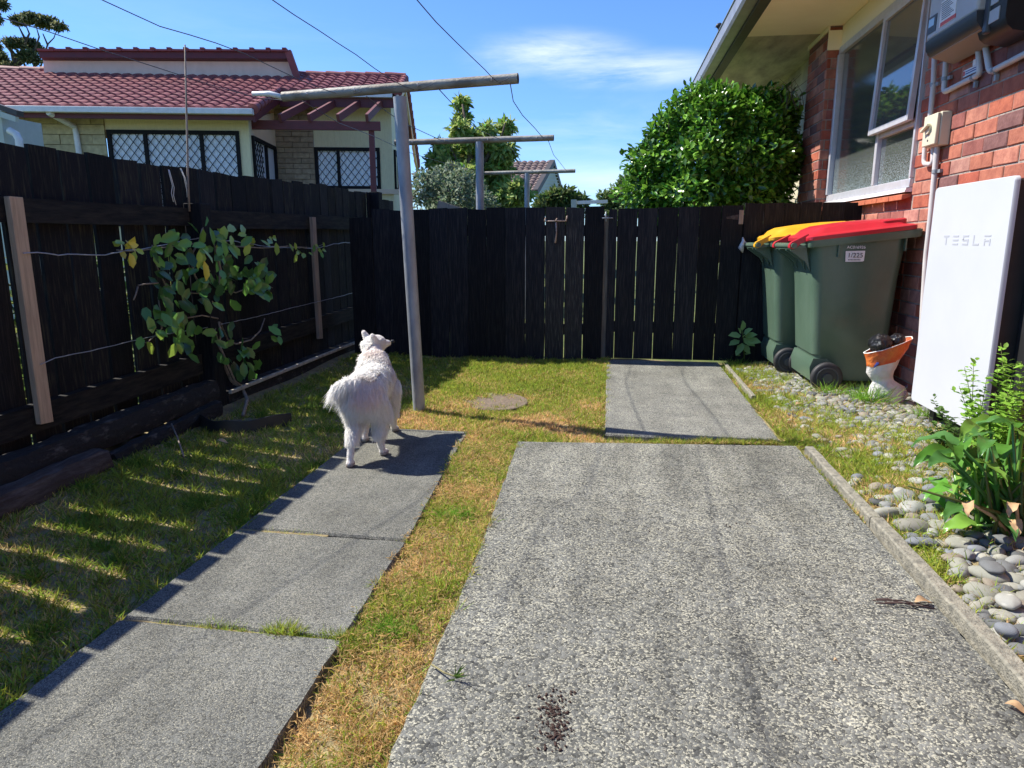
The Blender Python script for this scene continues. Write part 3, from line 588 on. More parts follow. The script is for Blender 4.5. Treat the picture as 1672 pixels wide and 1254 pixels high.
# ridge capping as a row of overlapping half round tiles
def capping(par, a, b, r, m='tile', step=.38):
    a = np.array(a); b = np.array(b); n = max(1, int(np.linalg.norm(b-a)/step)); mb = MB()
    for i in range(n):
        p = a+(b-a)*i/n; q = a+(b-a)*(i+1.06)/n; c = .9+.25*rng.random(); mb.cur = (c, c, c)
        mb.tube([p, q], [r*1.12, r*.92], 10)
    return mb.build('ridge_capping', m, par, smooth='auto')
capping(nh, hw(-9.5, kRg, zRg+.02), hw(sR, kRg, zRg+.02), .10)
capping(nh, hw(.02, -.03, 2.99), hw(.02, KE3, roofz(KE3)+.02), .075, step=.22)
capping(nh, hw(sR, KE3, roofz(KE3)+.02), hw(sR, kRg, zRg+.02), .07, step=.3)
kRear, zRear = hs_(682, 271, sR)
capping(nh, hw(sR, kRg, zRg+.02), hw(sR, kRear, zRear), .07, step=.3)
mb = MB(); hbox(mb, -9.5, .03, -.12, -.01, 2.90, 2.985); mb.build('gutter', 'white', nh, bevel=.008)
mb = MB(); hbox(mb, sC+.55, sR-.1, KE3-.10, KE3-.0, roofz(KE3)-.08, roofz(KE3)-.01); mb.build('gutter', 'white', nh)
mb = MB(); hbox(mb, -9.5, .0, -.005, .03, 2.83, 2.9)
mb.hexa([hw(-.0, 0, 2.8), hw(.035, 0, 2.8), hw(.035, KE3, roofz(KE3)-.19), hw(0, KE3, roofz(KE3)-.19)], [hw(-.0, 0, 2.95), hw(.035, 0, 2.95), hw(.035, KE3, roofz(KE3)-.02), hw(0, KE3, roofz(KE3)-.02)])
hbox(mb, .035, sR-.02, KE3, KE3+.03, roofz(KE3)-.24, roofz(KE3)-.08); mb.build('fascia', 'maroon', nh)
def blocks(name, m, par, s0, s1, k, z0, z1, n, bh=.10, bl=.39, side=False, depth=.02):
    """split-face block wall as real, slightly uneven courses"""
    mb = MB(); z = z0; r_ = 0
    while z < z1-.01:
        s = s0-(bl/2 if r_ % 2 else 0)
        while s < s1-.01:
            a, b = max(s, s0)+.004, min(s+bl, s1)-.004
            if b-a > .02:
                c = .88+.24*rng.random(); mb.cur = (c, c, c); e = rng.random()*depth
                if side: mb.hexa([hw(k-.0, a, z+.004), hw(k+.02+e, a, z+.004), hw(k+.02+e*.6, b, z+.004), hw(k, b, z+.004)], [hw(k, a, min(z+bh, z1)-.006), hw(k+.02+e*.5, a, min(z+bh, z1)-.006), hw(k+.02+e, b, min(z+bh, z1)-.006), hw(k, b, min(z+bh, z1)-.006)])
                else: mb.hexa([hw(a, k-.02-e, z+.004), hw(b, k-.02-e*.6, z+.004), hw(b, k, z+.004), hw(a, k, z+.004)], [hw(a, k-.02-e*.5, min(z+bh, z1)-.006), hw(b, k-.02-e, min(z+bh, z1)-.006), hw(b, k, min(z+bh, z1)-.006), hw(a, k, min(z+bh, z1)-.006)])
            s += bl
        z += bh; r_ += 1
    mb.cur = (.55, .55, .55)
    if side: mb.add([hw(k+.003, s0, z0), hw(k+.003, s1, z0), hw(k+.003, s1, z1), hw(k+.003, s0, z1)], [(0, 1, 2, 3)])
    else: mb.add([hw(s0, k-.003, z0), hw(s1, k-.003, z0), hw(s1, k-.003, z1), hw(s0, k-.003, z1)], [(0, 1, 2, 3)])
    return mb.build(name, m, par)
sB = hk_(173, 220, K1)[0]
blocks('brick_wall', 'beige', nh, -9.4, sB, K1, 1.1, 2.9, 0, bh=.155, bl=.5)
mb = MB(); hbox(mb, sB, sC, K1, K1+.1, 0, 1.22); hbox(mb, -9.4, sC, K1+.003, K1+.1, -.1, 1.1)
zT = hk_(280, 213, K1)[1]; hbox(mb, sB, sC, K1, K1+.1, zT, 2.9)
sWr = hk_(393, 250, K1)[0]; hbox(mb, sWr, sC, K1, K1+.1, 1.22, zT); mb.build('siding', 'cream', nh)
# grooves of the siding
mb = MB(); s = sB+.02
while s < sC: hbox(mb, s, s+.006, K1-.003, K1+.01, zT+.03, 2.72); s += .10
mb.build('siding_batten', 'cream', nh)
def diamonds(P00, U, V, wu, wv, pitch, r, name, m, par, off):
    """security mesh: crossing flat bars cut to the rectangle"""
    mb = MB(); U = np.array(U); V = np.array(V); P00 = np.array(P00)+off; asp = 1.25; n = int((wu+wv/asp)/pitch)+2
    for sg in (1, -1):
        for i in range(-n, n*2):
            c = i*pitch   # line: u = c + sg*v/asp
            pts = []
            v0, v1 = 0., wv
            ua, ub = c+sg*v0/asp, c+sg*v1/asp
            def vat(u): return (u-c)*asp*sg
            vs2 = sorted([vat(0), vat(wu)]); a = max(v0, vs2[0]); b = min(v1, vs2[1])
            if b-a < .02: continue
            pa = P00+U*(c+sg*a/asp)+V*a; pb = P00+U*(c+sg*b/asp)+V*b
            mb.bar(pa, pb, r, r*1.2)
    return mb.build(name, m, par)
def hwindow(par, s0, s1, k, z0, z1, mulls, screen=True, side=False, fr=.06):
    fm = MB()
    F = (lambda a, b, c, d, e, g_: hbox(fm, a, b, k-d, k+.03, e, g_)) if not side else None
    def bx(a, b, e, g_, d=.03):
        if side: hbox(fm, k-.03, k+d, a, b, e, g_)
        else: hbox(fm, a, b, k-d, k+.03, e, g_)
    bx(s0, s0+fr, z0, z1); bx(s1-fr, s1, z0, z1); bx(s0+fr, s1-fr, z1-fr, z1); bx(s0+fr, s1-fr, z0, z0+fr)
    for m_ in mulls: bx(m_-fr*.45, m_+fr*.45, z0+fr, z1-fr, .028)
    fo = fm.build('window', 'winblack', par)
    pm = MB()
    if side: pm.add([hw(k-.02, s0, z0), hw(k-.02, s1, z0), hw(k-.02, s1, z1), hw(k-.02, s0, z1)], [(0, 1, 2, 3)])
    else: pm.add([hw(s0, k+.02, z0), hw(s1, k+.02, z0), hw(s1, k+.02, z1), hw(s0, k+.02, z1)], [(0, 1, 2, 3)])
    pm.build('pane', 'curtain', fo)
    if screen and not side: diamonds(hw(s0+fr, k-.012, z0+fr), HD, (0, 0, 1), s1-s0-2*fr, z1-z0-2*fr, .135, .0075, 'security_screen', 'winblack', fo, HE*0)
    if screen and side: diamonds(hw(k+.012, s0+fr, z0+fr), HE, (0, 0, 1), (s1-s0)*.35, z1-z0-2*fr, .135, .010, 'security_screen', 'winblack', fo, HD*0)
    return fo
hwindow(nh, sB+.02, sWr, K1, 1.22, zT, [hk_(240, 250, K1)[0], hk_(331, 250, K1)[0]])
# return wall beside the first window, its side window, then the recessed front
kA, kB2 = hs_(412, 250, sC)[0], hs_(452, 250, sC)[0]
mb = MB(); hbox(mb, sC-.1, sC, K1+.1, K3, 0, 1.2); zs = hs_(425, 228, sC)[1]; mb.hexa([hw(sC-.1, K1+.1, zs), hw(sC, K1+.1, zs), hw(sC, K3, zs), hw(sC-.1, K3, zs)], [hw(sC-.1, K1+.1, 2.93), hw(sC, K1+.1, 2.93), hw(sC, K3, 3.3), hw(sC-.1, K3, 3.3)])
mb.build('siding', 'peach', nh)
hwindow(nh, K1+.14, min(kB2, K3-.1), sC, 1.2, zs, [(K1+.2+kB2)/2], side=True)
s3a = hk_(469, 260, K3)[0]; s3b = hk_(514, 260, K3)[0]; s3c = hk_(641, 260, K3)[0]; zw3t, zw3b = hk_(570, 241, K3)[1], hk_(570, 309, K3)[1]
zf3 = roofz(KE3)+.1
blocks('brick_wall', 'tanbrick', nh, sC, s3b, K3, .6, zf3, 0, bh=.095, bl=.3)
mb = MB(); hbox(mb, s3b, s3c, K3, K3+.1, zw3t, zf3); hbox(mb, hk_(621, 270, K3)[0], s3c, K3-.003, K3+.1, zw3b, zw3t); hbox(mb, s3b, s3c, K3, K3+.1, 0, zw3b-.05); mb.build('siding', 'cream', nh)
mb = MB(); hbox(mb, s3b-.02, s3c+.1, K3-.08, K3+.02, zw3b-.09, zw3b); mb.build('window_sill', 'peach', nh)
hwindow(nh, s3b, hk_(621, 270, K3)[0], K3, zw3b, zw3t, [hk_(553, 270, K3)[0]], fr=.06)
mb = MB(); s = s3b+.02
while s < s3c-.02: hbox(mb, s, s+.006, K3-.004, K3+.01, zw3t+.04, zf3-.1); s += .12
mb.build('siding_batten', 'cream', nh)
mb = MB(); mb.add([hw(s3c, K3+.1, 0), hw(s3c, kRear-1, 0), hw(s3c, kRear-1, zRear+.2), hw(s3c, kRg, zRg-.3), hw(s3c, K3+.1, zf3)], [(0, 1, 2, 3, 4)])
mb.build('gable_wall', 'cream', nh)
mb = MB()
for a, b in (((KE3, roofz(KE3)), (kRg, zRg)), ((kRg, zRg), (kRear, zRear))):
    mb.hexa([hw(sR-.03, a[0], a[1]-.22), hw(sR+.01, a[0], a[1]-.22), hw(sR+.01, b[0], b[1]-.22), hw(sR-.03, b[0], b[1]-.22)], [hw(sR-.03, a[0], a[1]-.02), hw(sR+.01, a[0], a[1]-.02), hw(sR+.01, b[0], b[1]-.02), hw(sR-.03, b[0], b[1]-.02)])
mb.build('barge_board', 'peach', nh)
hwindow(nh, K3+.25, K3+1.0, s3c+.01, zw3b, zw3t, [], side=True, screen=False)
# clerestory wall standing on the roof, with its tiled cap
kp = kRg-.35; c0 = hk_(72, 130, kp); c1 = hk_(481, 130, kp); t0 = hk_(70, 94, kp); t1 = hk_(470, 94, kp)
mb = MB(); mb.hexa([hw(c0[0], kp, c0[1]-.2), hw(c1[0], kp, c1[1]-.12), hw(c1[0], kp+2.5, c1[1]-.3), hw(c0[0], kp+2.5, c0[1]-.3)], [hw(t0[0], kp, t0[1]), hw(t1[0], kp, t1[1]), hw(t1[0], kp+2.5, t1[1]-.6), hw(t0[0], kp+2.5, t0[1]-.6)]); mb.build('clerestory_wall', 'pinkcream', nh)
a0 = hk_(66, 94, kp-.12); a1 = hk_(471, 96, kp-.12); b0 = hk_(64, 84, kp-.12); b1 = hk_(470, 85, kp-.12)
mb = MB(); mb.hexa([hw(a0[0], kp-.14, a0[1]), hw(a1[0], kp-.14, a1[1]), hw(a1[0], kp+2.6, a1[1]-.5), hw(a0[0], kp+2.6, a0[1]-.5)], [hw(b0[0], kp-.14, b0[1]), hw(b1[0], kp-.14, b1[1]), hw(b1[0], kp+2.6, b1[1]-.5), hw(b0[0], kp+2.6, b0[1]-.5)]); mb.build('clerestory_fascia', 'maroon', nh)
mb = MB(); n = 15
for i in range(n):
    sa = b0[0]+(b1[0]-b0[0])*i/n; sb_ = b0[0]+(b1[0]-b0[0])*(i+1)/n; z_ = b0[1]+(b1[1]-b0[1])*i/n
    c = .9+.2*rng.random(); mb.cur = (c, c, c); hbox(mb, sa, sb_-.01, kp-.19, kp+.4, z_+.0, z_+.035); hbox(mb, sb_-.09, sb_-.012, kp-.2, kp+.2, z_+.036, z_+.066)
mb.build('cap_tile', 'tile', nh)
e1 = hk_(487, 131, kp-.1)
mb = MB(); mb.bar(hw(b1[0], kp-.1, b1[1]+.02), hw(e1[0], kp-.1, e1[1]), .12, .12); mb.build('cap_tile', 'tile', nh)
# downpipes
mb = MB(); P = [hk_(x, y, K1-.06) for x, y in [(105, 183), (107, 193), (122, 207), (125, 222), (129, 250)]]; P.append((P[-1][0]+.02, .3))
mb.tube([hw(P[0][0], -.06, 2.9), hw(P[1][0], -.03, P[1][1]), hw(P[2][0], K1-.07, P[2][1])]+[hw(p[0], K1-.06, p[1]) for p in P[3:]], .045, 12); mb.build('downpipe', 'white', nh, smooth='auto')
# pergola
pg = thing('pergola', 'dark red stained pergola between the house walls, four sloping rafters on a beam', 'pergola', hw(1.5, .8, 0))
KB = .62; bl_ = hk_(402, 205, KB); br_ = hk_(621, 205, KB); zt_, zb_ = hk_(510, 197, KB)[1], hk_(510, 212, KB)[1]
mb = MB(); hbox(mb, bl_[0], br_[0], KB, KB+.05, zb_, zt_); mb.build('beam', 'pergola', pg, bevel=.004)
for (xa, xb) in ((459, 503), (506, 545), (553, 586), (600, 622)):
    a = hk_(xa, 192, KB+.02); b = hk_(xb, 168, KE3-.02)
    mb = MB(); mb.bar(hw(a[0], KB-.06, a[1]-.02), hw(b[0], KE3-.01, b[1]-.01), .05, .12); mb.build('rafter', 'pergola', pg)
ps = hk_(608, 260, KB+.06)[0]; mb = MB(); hbox(mb, ps-.045, ps+.045, KB+.055, KB+.145, -.2, zt_-.01); mb.build('post', 'pergola', pg, bevel=.004)

# little outbuilding cut by the left picture edge
sh = thing('shed', 'corner of a pale shed with dark roof edge at the left picture edge', 'shed', AY(-40, 240, 7.4))
q = lambda x, y, Y=7.4: AY(x, y, Y)
mb = MB(); a, b, c_, d = q(-90, 150), q(27, 189), q(27, 180), q(-90, 141); off = np.array([0, .10, .0])
mb.hexa([a, b, b+off, a+off], [d, c_, c_+off, d+off]); mb.build('roof', 'fascia', sh)
mb = MB(); a, b, c_, d = q(-90, 162), q(25, 199), q(25, 190), q(-90, 151); off = np.array([0, .05, 0]); mb.hexa([a, b, b+off, a+off], [d, c_, c_+off, d+off]); mb.build('fascia', 'weather', sh)
mb = MB(); a = q(-1, 230, 7.5); b = q(13, 230, 7.5); mb.box(a[0], b[0], 7.45, 7.55, 0, q(6, 190, 7.5)[2]); mb.box(a[0]-1, a[0]-.04, 7.5, 8.2, 0, q(6, 185, 7.5)[2]); mb.build('wall', 'weather', sh)
mb = MB(); mb.tube([q(15, 213, 7.48), q(26, 219, 7.48), q(31, 228, 7.48), q(32, 240, 7.48), q(32, 300, 7.48)], .04, 10); mb.build('downpipe', 'white', sh, smooth='auto')

# ------------------------------------------------------------------ second house far behind
h2 = thing('far_house', 'distant weatherboard house with brown tiled gable roof behind the third clothesline post', 'house', AY(870, 330, 22))
Y2 = 20.
def fz(x, y, Y): return AY(x, y, Y)
A_, B_, C_, D_ = fz(690, 312, Y2), fz(874, 314, Y2), fz(902, 265, Y2+2.6), fz(700, 268, Y2+2.6)
def f2(s, k, z):
    u = s; t = k; lo_ = A_+(B_-A_)*u; hi_ = D_+(C_-D_)*u; return lo_+(hi_-lo_)*t+np.array([0, 0, z])
tiles('roof', 0, 1, 0, 1, lambda k: 0, 'tileb', h2, frame=lambda s, k, z: f2(s, k, z*1.0), pitch=.05, gauge=.09)
E_ = fz(916, 313, Y2+6); mb = MB(); mb.add([B_, C_, E_, fz(916, 345, Y2+6), fz(874, 345, Y2)], [(0, 1, 2, 3, 4)]); mb.build('gable_wall', 'weather', h2)
mb = MB()
for i in range(12):
    y_ = 275+i*5; p = fz(874+max(0, (314-y_)*.5), y_, Y2+.0+max(0, (314-y_)/50*2.6)); q_ = fz(903+(y_-265)*.24, y_, Y2+3+i*.2)
    mb.bar(p+np.array([.02, -.02, 0]), q_+np.array([.02, -.02, 0]), .03, .02)
mb.build('board_shadow_line', 'weather', h2)
mb = MB(); mb.bar(B_, C_, .14, .16); mb.bar(C_, E_, .14, .16); mb.build('barge_board', 'fascia', h2)
mb = MB(); mb.hexa([A_+np.array([0, .5, -2]), B_+np.array([-.3, .5, -2]), B_+np.array([-.3, .7, -2]), A_+np.array([0, .7, -2])], [A_+np.array([0, .5, .0]), B_+np.array([-.3, .5, .0]), B_+np.array([-.3, .7, .0]), A_+np.array([0, .7, .0])]); mb.build('brick_wall', 'beige', h2)
mb = MB(); mb.bar(A_+np.array([0, -.1, -.05]), B_+np.array([0, -.1, -.05]), .12, .12); mb.build('gutter', 'white', h2)

# ------------------------------------------------------------------ far things over the back fence
t = thing('timber_gable', 'low brown timber peak showing over the back fence beside the grey bush', 'outbuilding', AY(740, 335, 8.6))
mb = MB(); a, b, c_ = AY(712, 345, 8.6), AY(716, 327, 8.6), AY(760, 342, 8.6); off = np.array([0, .05, 0]); mb.hexa([a, AY(760, 346, 8.6), AY(760, 346, 8.6)+off, a+off], [b, c_, c_+off, b+off]); mb.build('board', 'greybatten', t)
t = thing('white_rail', 'pale rail and post beyond the back fence under the far green tree', 'fence', AY(960, 332, 11))
mb = MB(); mb.bar(AY(935, 331, 11), AY(992, 329, 11), .04, .05); mb.build('rail', 'white', t); mb = MB(); mb.bar(AY(937, 350, 11), AY(937, 326, 11), .08, .08); mb.build('post', 'weather', t)
t = thing('steel_pole', 'thin pale pole standing left of the glossy shrub behind the fence', 'pole', AY(1032, 340, 9)); MB().tube([AY(1032, 350, 9)+np.array([0, 0, -1]), AY(1031, 311, 9)], .012, 6).build('pole', 'weather', t)

def branchy(par, segs, m='wood'):
    mb = MB()
    for pts, rs in segs: mb.tube(pts, rs, 7)
    return mb.build('trunk', m, par, smooth=True)
# tall tree
TY = 13.
t = thing('tree', 'tall light green tree with narrow top behind the second clothesline post', 'tree', (AY(775, 340, TY)[0], TY, 0))
lob = []
for x, y, r in [(753, 168, 11), (756, 190, 12), (750, 210, 13), (768, 228, 16), (742, 245, 18), (735, 268, 20), (796, 212, 11), (792, 228, 22), (822, 248, 20), (712, 262, 14), (716, 290, 16), (775, 262, 34), (810, 275, 26), (760, 295, 30), (800, 300, 34), (825, 207, 13), (838, 318, 26), (720, 238, 10)]:
    c = AY(x, y, TY+rng.normal()*.35); rr = r*TY/1140*.92; lob.append((c, (rr, rr*.9, rr*.85)))
bx_ = AY(775, 340, TY); branchy(t, [([(bx_[0], TY, 0), AY(772, 300, TY), AY(765, 230, TY), AY(755, 170, TY)], [.13, .09, .05, .015]), ([AY(774, 290, TY), AY(800, 250, TY), AY(818, 225, TY), AY(825, 200, TY)], [.06, .04, .02, .01]), ([AY(772, 290, TY), AY(745, 260, TY), AY(735, 240, TY)], [.05, .03, .01])])
crown('crown', lob, 9500, .15, .085, (.20, .31, .075), .5, 'leafm', t, shell=.2, droop=.35, tips=(.42, .50, .14), tipp=.45)
t = thing('bush', 'wide grey green bush behind the fence left of the tall tree', 'bush', (AY(720, 340, 10.4)[0], 10.4, 0))
lob = []
for x, y, r in [(700, 300, 22), (725, 290, 20), (752, 300, 24), (688, 318, 18), (715, 322, 26), (745, 325, 26), (775, 318, 24), (790, 335, 20), (684, 285, 9), (740, 275, 10)]:
    c = AY(x, y, 10.4+rng.normal()*.3); rr = r*10.4/1140; lob.append((c, (rr, rr, rr*.9)))
lob.append((np.array([AY(735, 340, 10.4)[0], 10.4, .7]), (.65, .5, .75)))
b_ = AY(730, 340, 10.4); branchy(t, [([(b_[0], 10.4, 0), (b_[0]+.05, 10.4, .9)], [.08, .05])])
crown('crown', lob, 10000, .07, .045, (.15, .20, .12), .45, 'leafm', t, shell=.55, tips=(.32, .38, .26), tipp=.3)
t = thing('bush', 'small dark bush behind the fence below the far house gable', 'bush', (AY(918, 340, 12.)[0], 12., 0))
lob = [(AY(x, y, 12.), (r*12/1140,)*3) for x, y, r in [(905, 325, 14), (922, 322, 14), (938, 332, 12), (950, 328, 9), (890, 335, 14), (930, 345, 20)]]
branchy(t, [([(AY(918, 340, 12.)[0], 12, 0), AY(918, 335, 12.)], [.06, .03])])
crown('crown', lob, 2200, .11, .07, (.09, .15, .04), .5, 'leafm', t, shell=.3, tips=(.19, .24, .08), tipp=.3)
t = thing('tree', 'soft green tree in the gap left of the glossy shrub', 'tree', (AY(1010, 340, 15.)[0], 15., 0))
lob = [(AY(x, y, 15.), (r*15/1140,)*3) for x, y, r in [(1012, 322, 20), (1028, 305, 18), (995, 330, 14), (985, 322, 9), (1040, 325, 22), (1022, 296, 8), (1008, 345, 22)]]
branchy(t, [([(AY(1018, 340, 15.)[0], 15, 0), AY(1018, 330, 15.)], [.09, .05])])
crown('crown', lob, 4500, .09, .06, (.15, .23, .08), .4, 'leafm', t, shell=.3, tips=(.2, .27, .1), tipp=.3)
# pines far left: flat umbrella crowns on forking stems
PY = 27.
t = thing('umbrella_tree', 'dark umbrella shaped tree with bare forked branches above the roof at top left', 'tree', (AY(20, 130, PY)[0], PY, 0))
lob = []
for x, y, rx, ry in [(32, 33, 16, 6), (52, 30, 20, 6), (74, 36, 20, 7), (96, 43, 12, 5), (22, 70, 16, 6), (46, 70, 15, 6), (58, 78, 12, 6), (45, 92, 17, 8), (58, 98, 8, 6), (4, 98, 10, 14), (18, 112, 16, 8), (35, 120, 10, 5), (3, 8, 10, 8), (-10, 30, 12, 10), (-10, 75, 12, 6)]:
    rr = PY/1140; lob.append((AY(x, y, PY+rng.normal()*.4), (rx*rr, rx*rr*.8, ry*rr)))
root = np.array([AY(25, 130, PY)[0], PY, 0]); A2 = lambda x, y: AY(x, y, PY)
branchy(t, [([root, A2(28, 118), A2(20, 85), A2(2, 65)], [.2, .13, .08, .03]), ([A2(26, 110), A2(40, 72), A2(48, 55), A2(40, 36)], [.09, .06, .035, .015]), ([A2(40, 62), A2(30, 42)], [.05, .02]), ([A2(28, 110), A2(58, 80), A2(64, 60), A2(58, 40)], [.06, .04, .03, .012]), ([A2(66, 110), A2(78, 72), A2(88, 62), A2(94, 45)], [.035, .03, .02, .01]), ([A2(78, 74), A2(70, 55)], [.04, .02]), ([A2(45, 128), A2(40, 105), A2(34, 95)], [.05, .04, .02]), ([A2(60, 128), A2(55, 110), A2(62, 100)], [.04, .04, .02])])
crown('crown', lob, 9500, .15, .09, (.075, .10, .04), .5, 'leafm', t, shell=.1, up=.8, tips=(.26, .26, .12), tipp=.3)

# glossy camellia-like shrub
t = thing('shrub', 'large dense shrub with glossy bright leaves behind the fence under the eave', 'shrub', (1.0, 7.75, 0))
lob = []
SY = 7.7
for x, y, rx, ry in [(1172, 262, 118, 100), (1175, 262, 112, 94), (1100, 300, 58, 66), (1240, 250, 62, 82), (1190, 200, 56, 40), (1150, 318, 108, 66)]:
    c = AY(x, y, SY+(.15 if y < 250 else .0)); rr = SY/1140; lob.append((c, (rx*rr, rx*rr*.85 if rx < 100 else .6, ry*rr)))
branchy(t, [([(1.0, 7.8, 0), (1.0, 7.8, 1.0), (1.05, 7.8, 1.8)], [.06, .045, .02]), ([(1.0, 7.8, .5), (1.4, 7.8, 1.6)], [.04, .02]), ([(1.0, 7.8, .5), (.6, 7.8, 1.6)], [.04, .02])])
crown('crown', lob, 22000, .078, .062, (.06, .16, .018), .45, 'leaf', t, shell=.78, up=.9, tips=(.22, .44, .05), tipp=.38)
mb = MB()   # loose upright shoots and bare twigs
tp_ = []; td_ = []
for k in range(46):
    x = 1040+rng.random()*270; ytop = 150+((x-1178)/140)**2*95+rng.random()*16
    p = AY(x, ytop+14, SY+rng.normal()*.15); q2 = p+np.array([rng.normal()*.03, rng.normal()*.03, .10+.09*rng.random()]); mb.tube([p, q2], [.004, .002], 4)
    for j in range(6): tp_.append(p+(q2-p)*(.25+.75*j/5)); td_.append(np.array([rng.normal(), rng.normal(), .8]))
for k in range(9):
    p = AY(1275+rng.random()*40, 165+rng.random()*20, 7.4); mb.tube([p, p+np.array([rng.normal()*.05, 0, .12]), p+np.array([rng.normal()*.12, 0, .25])], [.003, .0025, .0015], 4)
mb.build('shoot', 'wood', t)
tp_ = np.array(tp_); cl = np.array((.11, .24, .03))*(1+.4*(rng.random((len(tp_), 1))-.5)); leaves('shoot_leaves', tp_, np.array(td_), rng.normal(size=(len(tp_), 3))+[0, 0, 1], .07, .06, cl*1.5, 'leaf', t)

# hedge of the neighbour's garden, seen only through the gaps of the left fence
t = thing('hedge', 'low leafy hedge in the next garden glimpsed through the left fence gaps', 'hedge', (-3.4, 3, 0))
lob = [((-3.3+.15*math.sin(k), -.5+k*.75, .5), (.4, .5, .62)) for k in range(15)]
branchy(t, [([(-3.4, k*.9, 0), (-3.4+.1*rng.normal(), k*.9, .6)], [.03, .01]) for k in range(11)])
crown('crown', lob, 6500, .10, .08, (.07, .12, .03), .5, 'leafm', t, shell=.4, tips=(.25, .27, .08), tipp=.3)
# ================================================================== BRICK HOUSE (right)
XW = 1.95; YJ = 5.10; YP = 6.96
rh = thing('brick_house', 'red brick house with cream soffit and grey gutter along the right side of the yard', 'house', (XW+1, 4, 0))
pal_ = [(.42, .115, .06), (.47, .16, .095), (.38, .09, .05), (.52, .23, .155), (.42, .14, .085), (.29, .095, .075), (.22, .10, .09), (.47, .19, .125), (.50, .25, .19)]
def brickwall(rects, fixed, axis, par, name='brick_wall', off=.0, flip=1):
    """real bricks laid in courses; axis 'Y': wall plane x=fixed facing -X; axis 'X': plane y=fixed facing -Y"""
    mb = MB(); mo = MB(); CH = .086; BL = .24; z00 = 1.367-16*CH
    for (a0, a1, z0, z1) in rects:
        mo_pts = [(a0, z0), (a1, z0), (a1, z1), (a0, z1)]
        mo.add([((fixed+.007, p, z) if axis == 'Y' else (p, fixed+.007, z)) for p, z in mo_pts], [(0, 1, 2, 3)])
        i0 = int(math.floor((z0-z00)/CH)); i1 = int(math.ceil((z1-z00)/CH))
        for i in range(i0, i1):
            za, zb = max(z00+i*CH+.009, z0), min(z00+(i+1)*CH, z1)
            if zb-za < .015: continue
            sft = (BL/2 if i % 2 else 0)+off; j0 = int(math.floor((a0-sft)/BL))-1
            for j in range(j0, j0+int((a1-a0)/BL)+4):
                pa, pb = max(sft+j*BL+.009, a0), min(sft+(j+1)*BL, a1)
                if pb-pa < .03: continue
                c = np.array(pal_[rng.integers(len(pal_))])*(.85+.3*rng.random()); mb.cur = tuple(c); e = .0015*rng.normal(); h_ = .004
                def P(a, z, d): return (fixed+d+e, a, z) if axis == 'Y' else (a, fixed+d+e, z)
                w_ = rng.normal(size=4)*.0012
                F3 = [P(pa+h_, za+h_+w_[0], 0), P(pb-h_, za+h_+w_[1], 0), P(pb-h_, zb-h_+w_[2], 0), P(pa+h_, zb-h_+w_[3], 0)]
                F2 = [P(pa, za, h_), P(pb, za, h_), P(pb, zb, h_), P(pa, zb, h_)]; F1 = [P(pa, za, .03), P(pb, za, .03), P(pb, zb, .03), P(pa, zb, .03)]
                mb.add(F3+F2+F1, [(0, 1, 2, 3), (0, 4, 5, 1), (1, 5, 6, 2), (2, 6, 7, 3), (3, 7, 4, 0), (4, 8, 9, 5), (5, 9, 10, 6), (6, 10, 11, 7), (7, 11, 8, 4)])
    w_ = mb.build(name, 'brick', par); mo.build('mortar', 'mortar', w_); return w_
brickwall([(-1.2, YJ, -.06, 2.86), (YJ, YP, -.06, 1.30)], XW, 'Y', rh, off=.03)
XP = 1.84
brickwall([(XP, XW+.1, 1.0, 2.86)], YP, 'X', rh, off=.07)
brickwall([(YP+.003, 7.62, -.06, 2.86)], XP, 'Y', rh, off=.05)
# plain house body beyond the pier, soffit, fascia, gutter and roof
mb = MB(); mb.box(XW+.02, 6, 7.65, 10.4, 0, 2.84); mb.box(XW+.35, 6, -1.2, 7.64, 0, 2.84); mb.box(XP+.02, XW+.4, 7.45, 7.64, 0, 2.84); mb.build('side_wall', 'dirty', rh)
mb = MB(); mb.box(1.16, 2.4, -1.2, 7.2, 2.84, 2.87); mb.build('soffit', 'soffit', rh)
mb = MB(); mb.box(1.16, 2.4, 7.204, 10.4, 2.842, 2.87); mb.build('soffit', 'dirty', rh)
mb = MB(); mb.box(1.07, 1.16, -1.2, 10.4, 2.805, 2.96); mb.build('fascia', 'fascia', rh, bevel=.004)
mb = MB(); prof = [(.945, 2.955), (.955, 2.95), (.958, 2.85), (.975, 2.825), (1.068, 2.825), (1.068, 2.83), (.98, 2.832), (.966, 2.855), (.964, 2.962), (.945, 2.962)]
mb.loft([[(x, y, z) for x, z in prof] for y in (-1.2, 1.8, 4.8, 7.8, 10.45)]); mb.build('gutter', 'gutter', rh)
mb = MB(); mb.hexa([(1.04, -1.3, 2.95), (5.5, -1.3, 4.3), (5.5, 10.6, 4.3), (1.04, 10.6, 2.95)], [(1.02, -1.3, 2.99), (5.5, -1.3, 4.36), (5.5, 10.6, 4.36), (1.02, 10.6, 2.99)]); mb.build('roof', 'fascia', rh)
mb = MB(); mb.box(XW-.005, XW+.35, YJ, YP-.0, 2.66, 2.838); mb.build('window_head', 'soffit', rh, bevel=.003)
mb = MB(); mb.box(XP-.01, XW, YP-.018, YP-.003, 2.64, 2.8); mb.box(XP-.015, XP-.0, YP-.01, 7.62, 2.80, 2.838); mb.build('trim', 'soffit', rh)
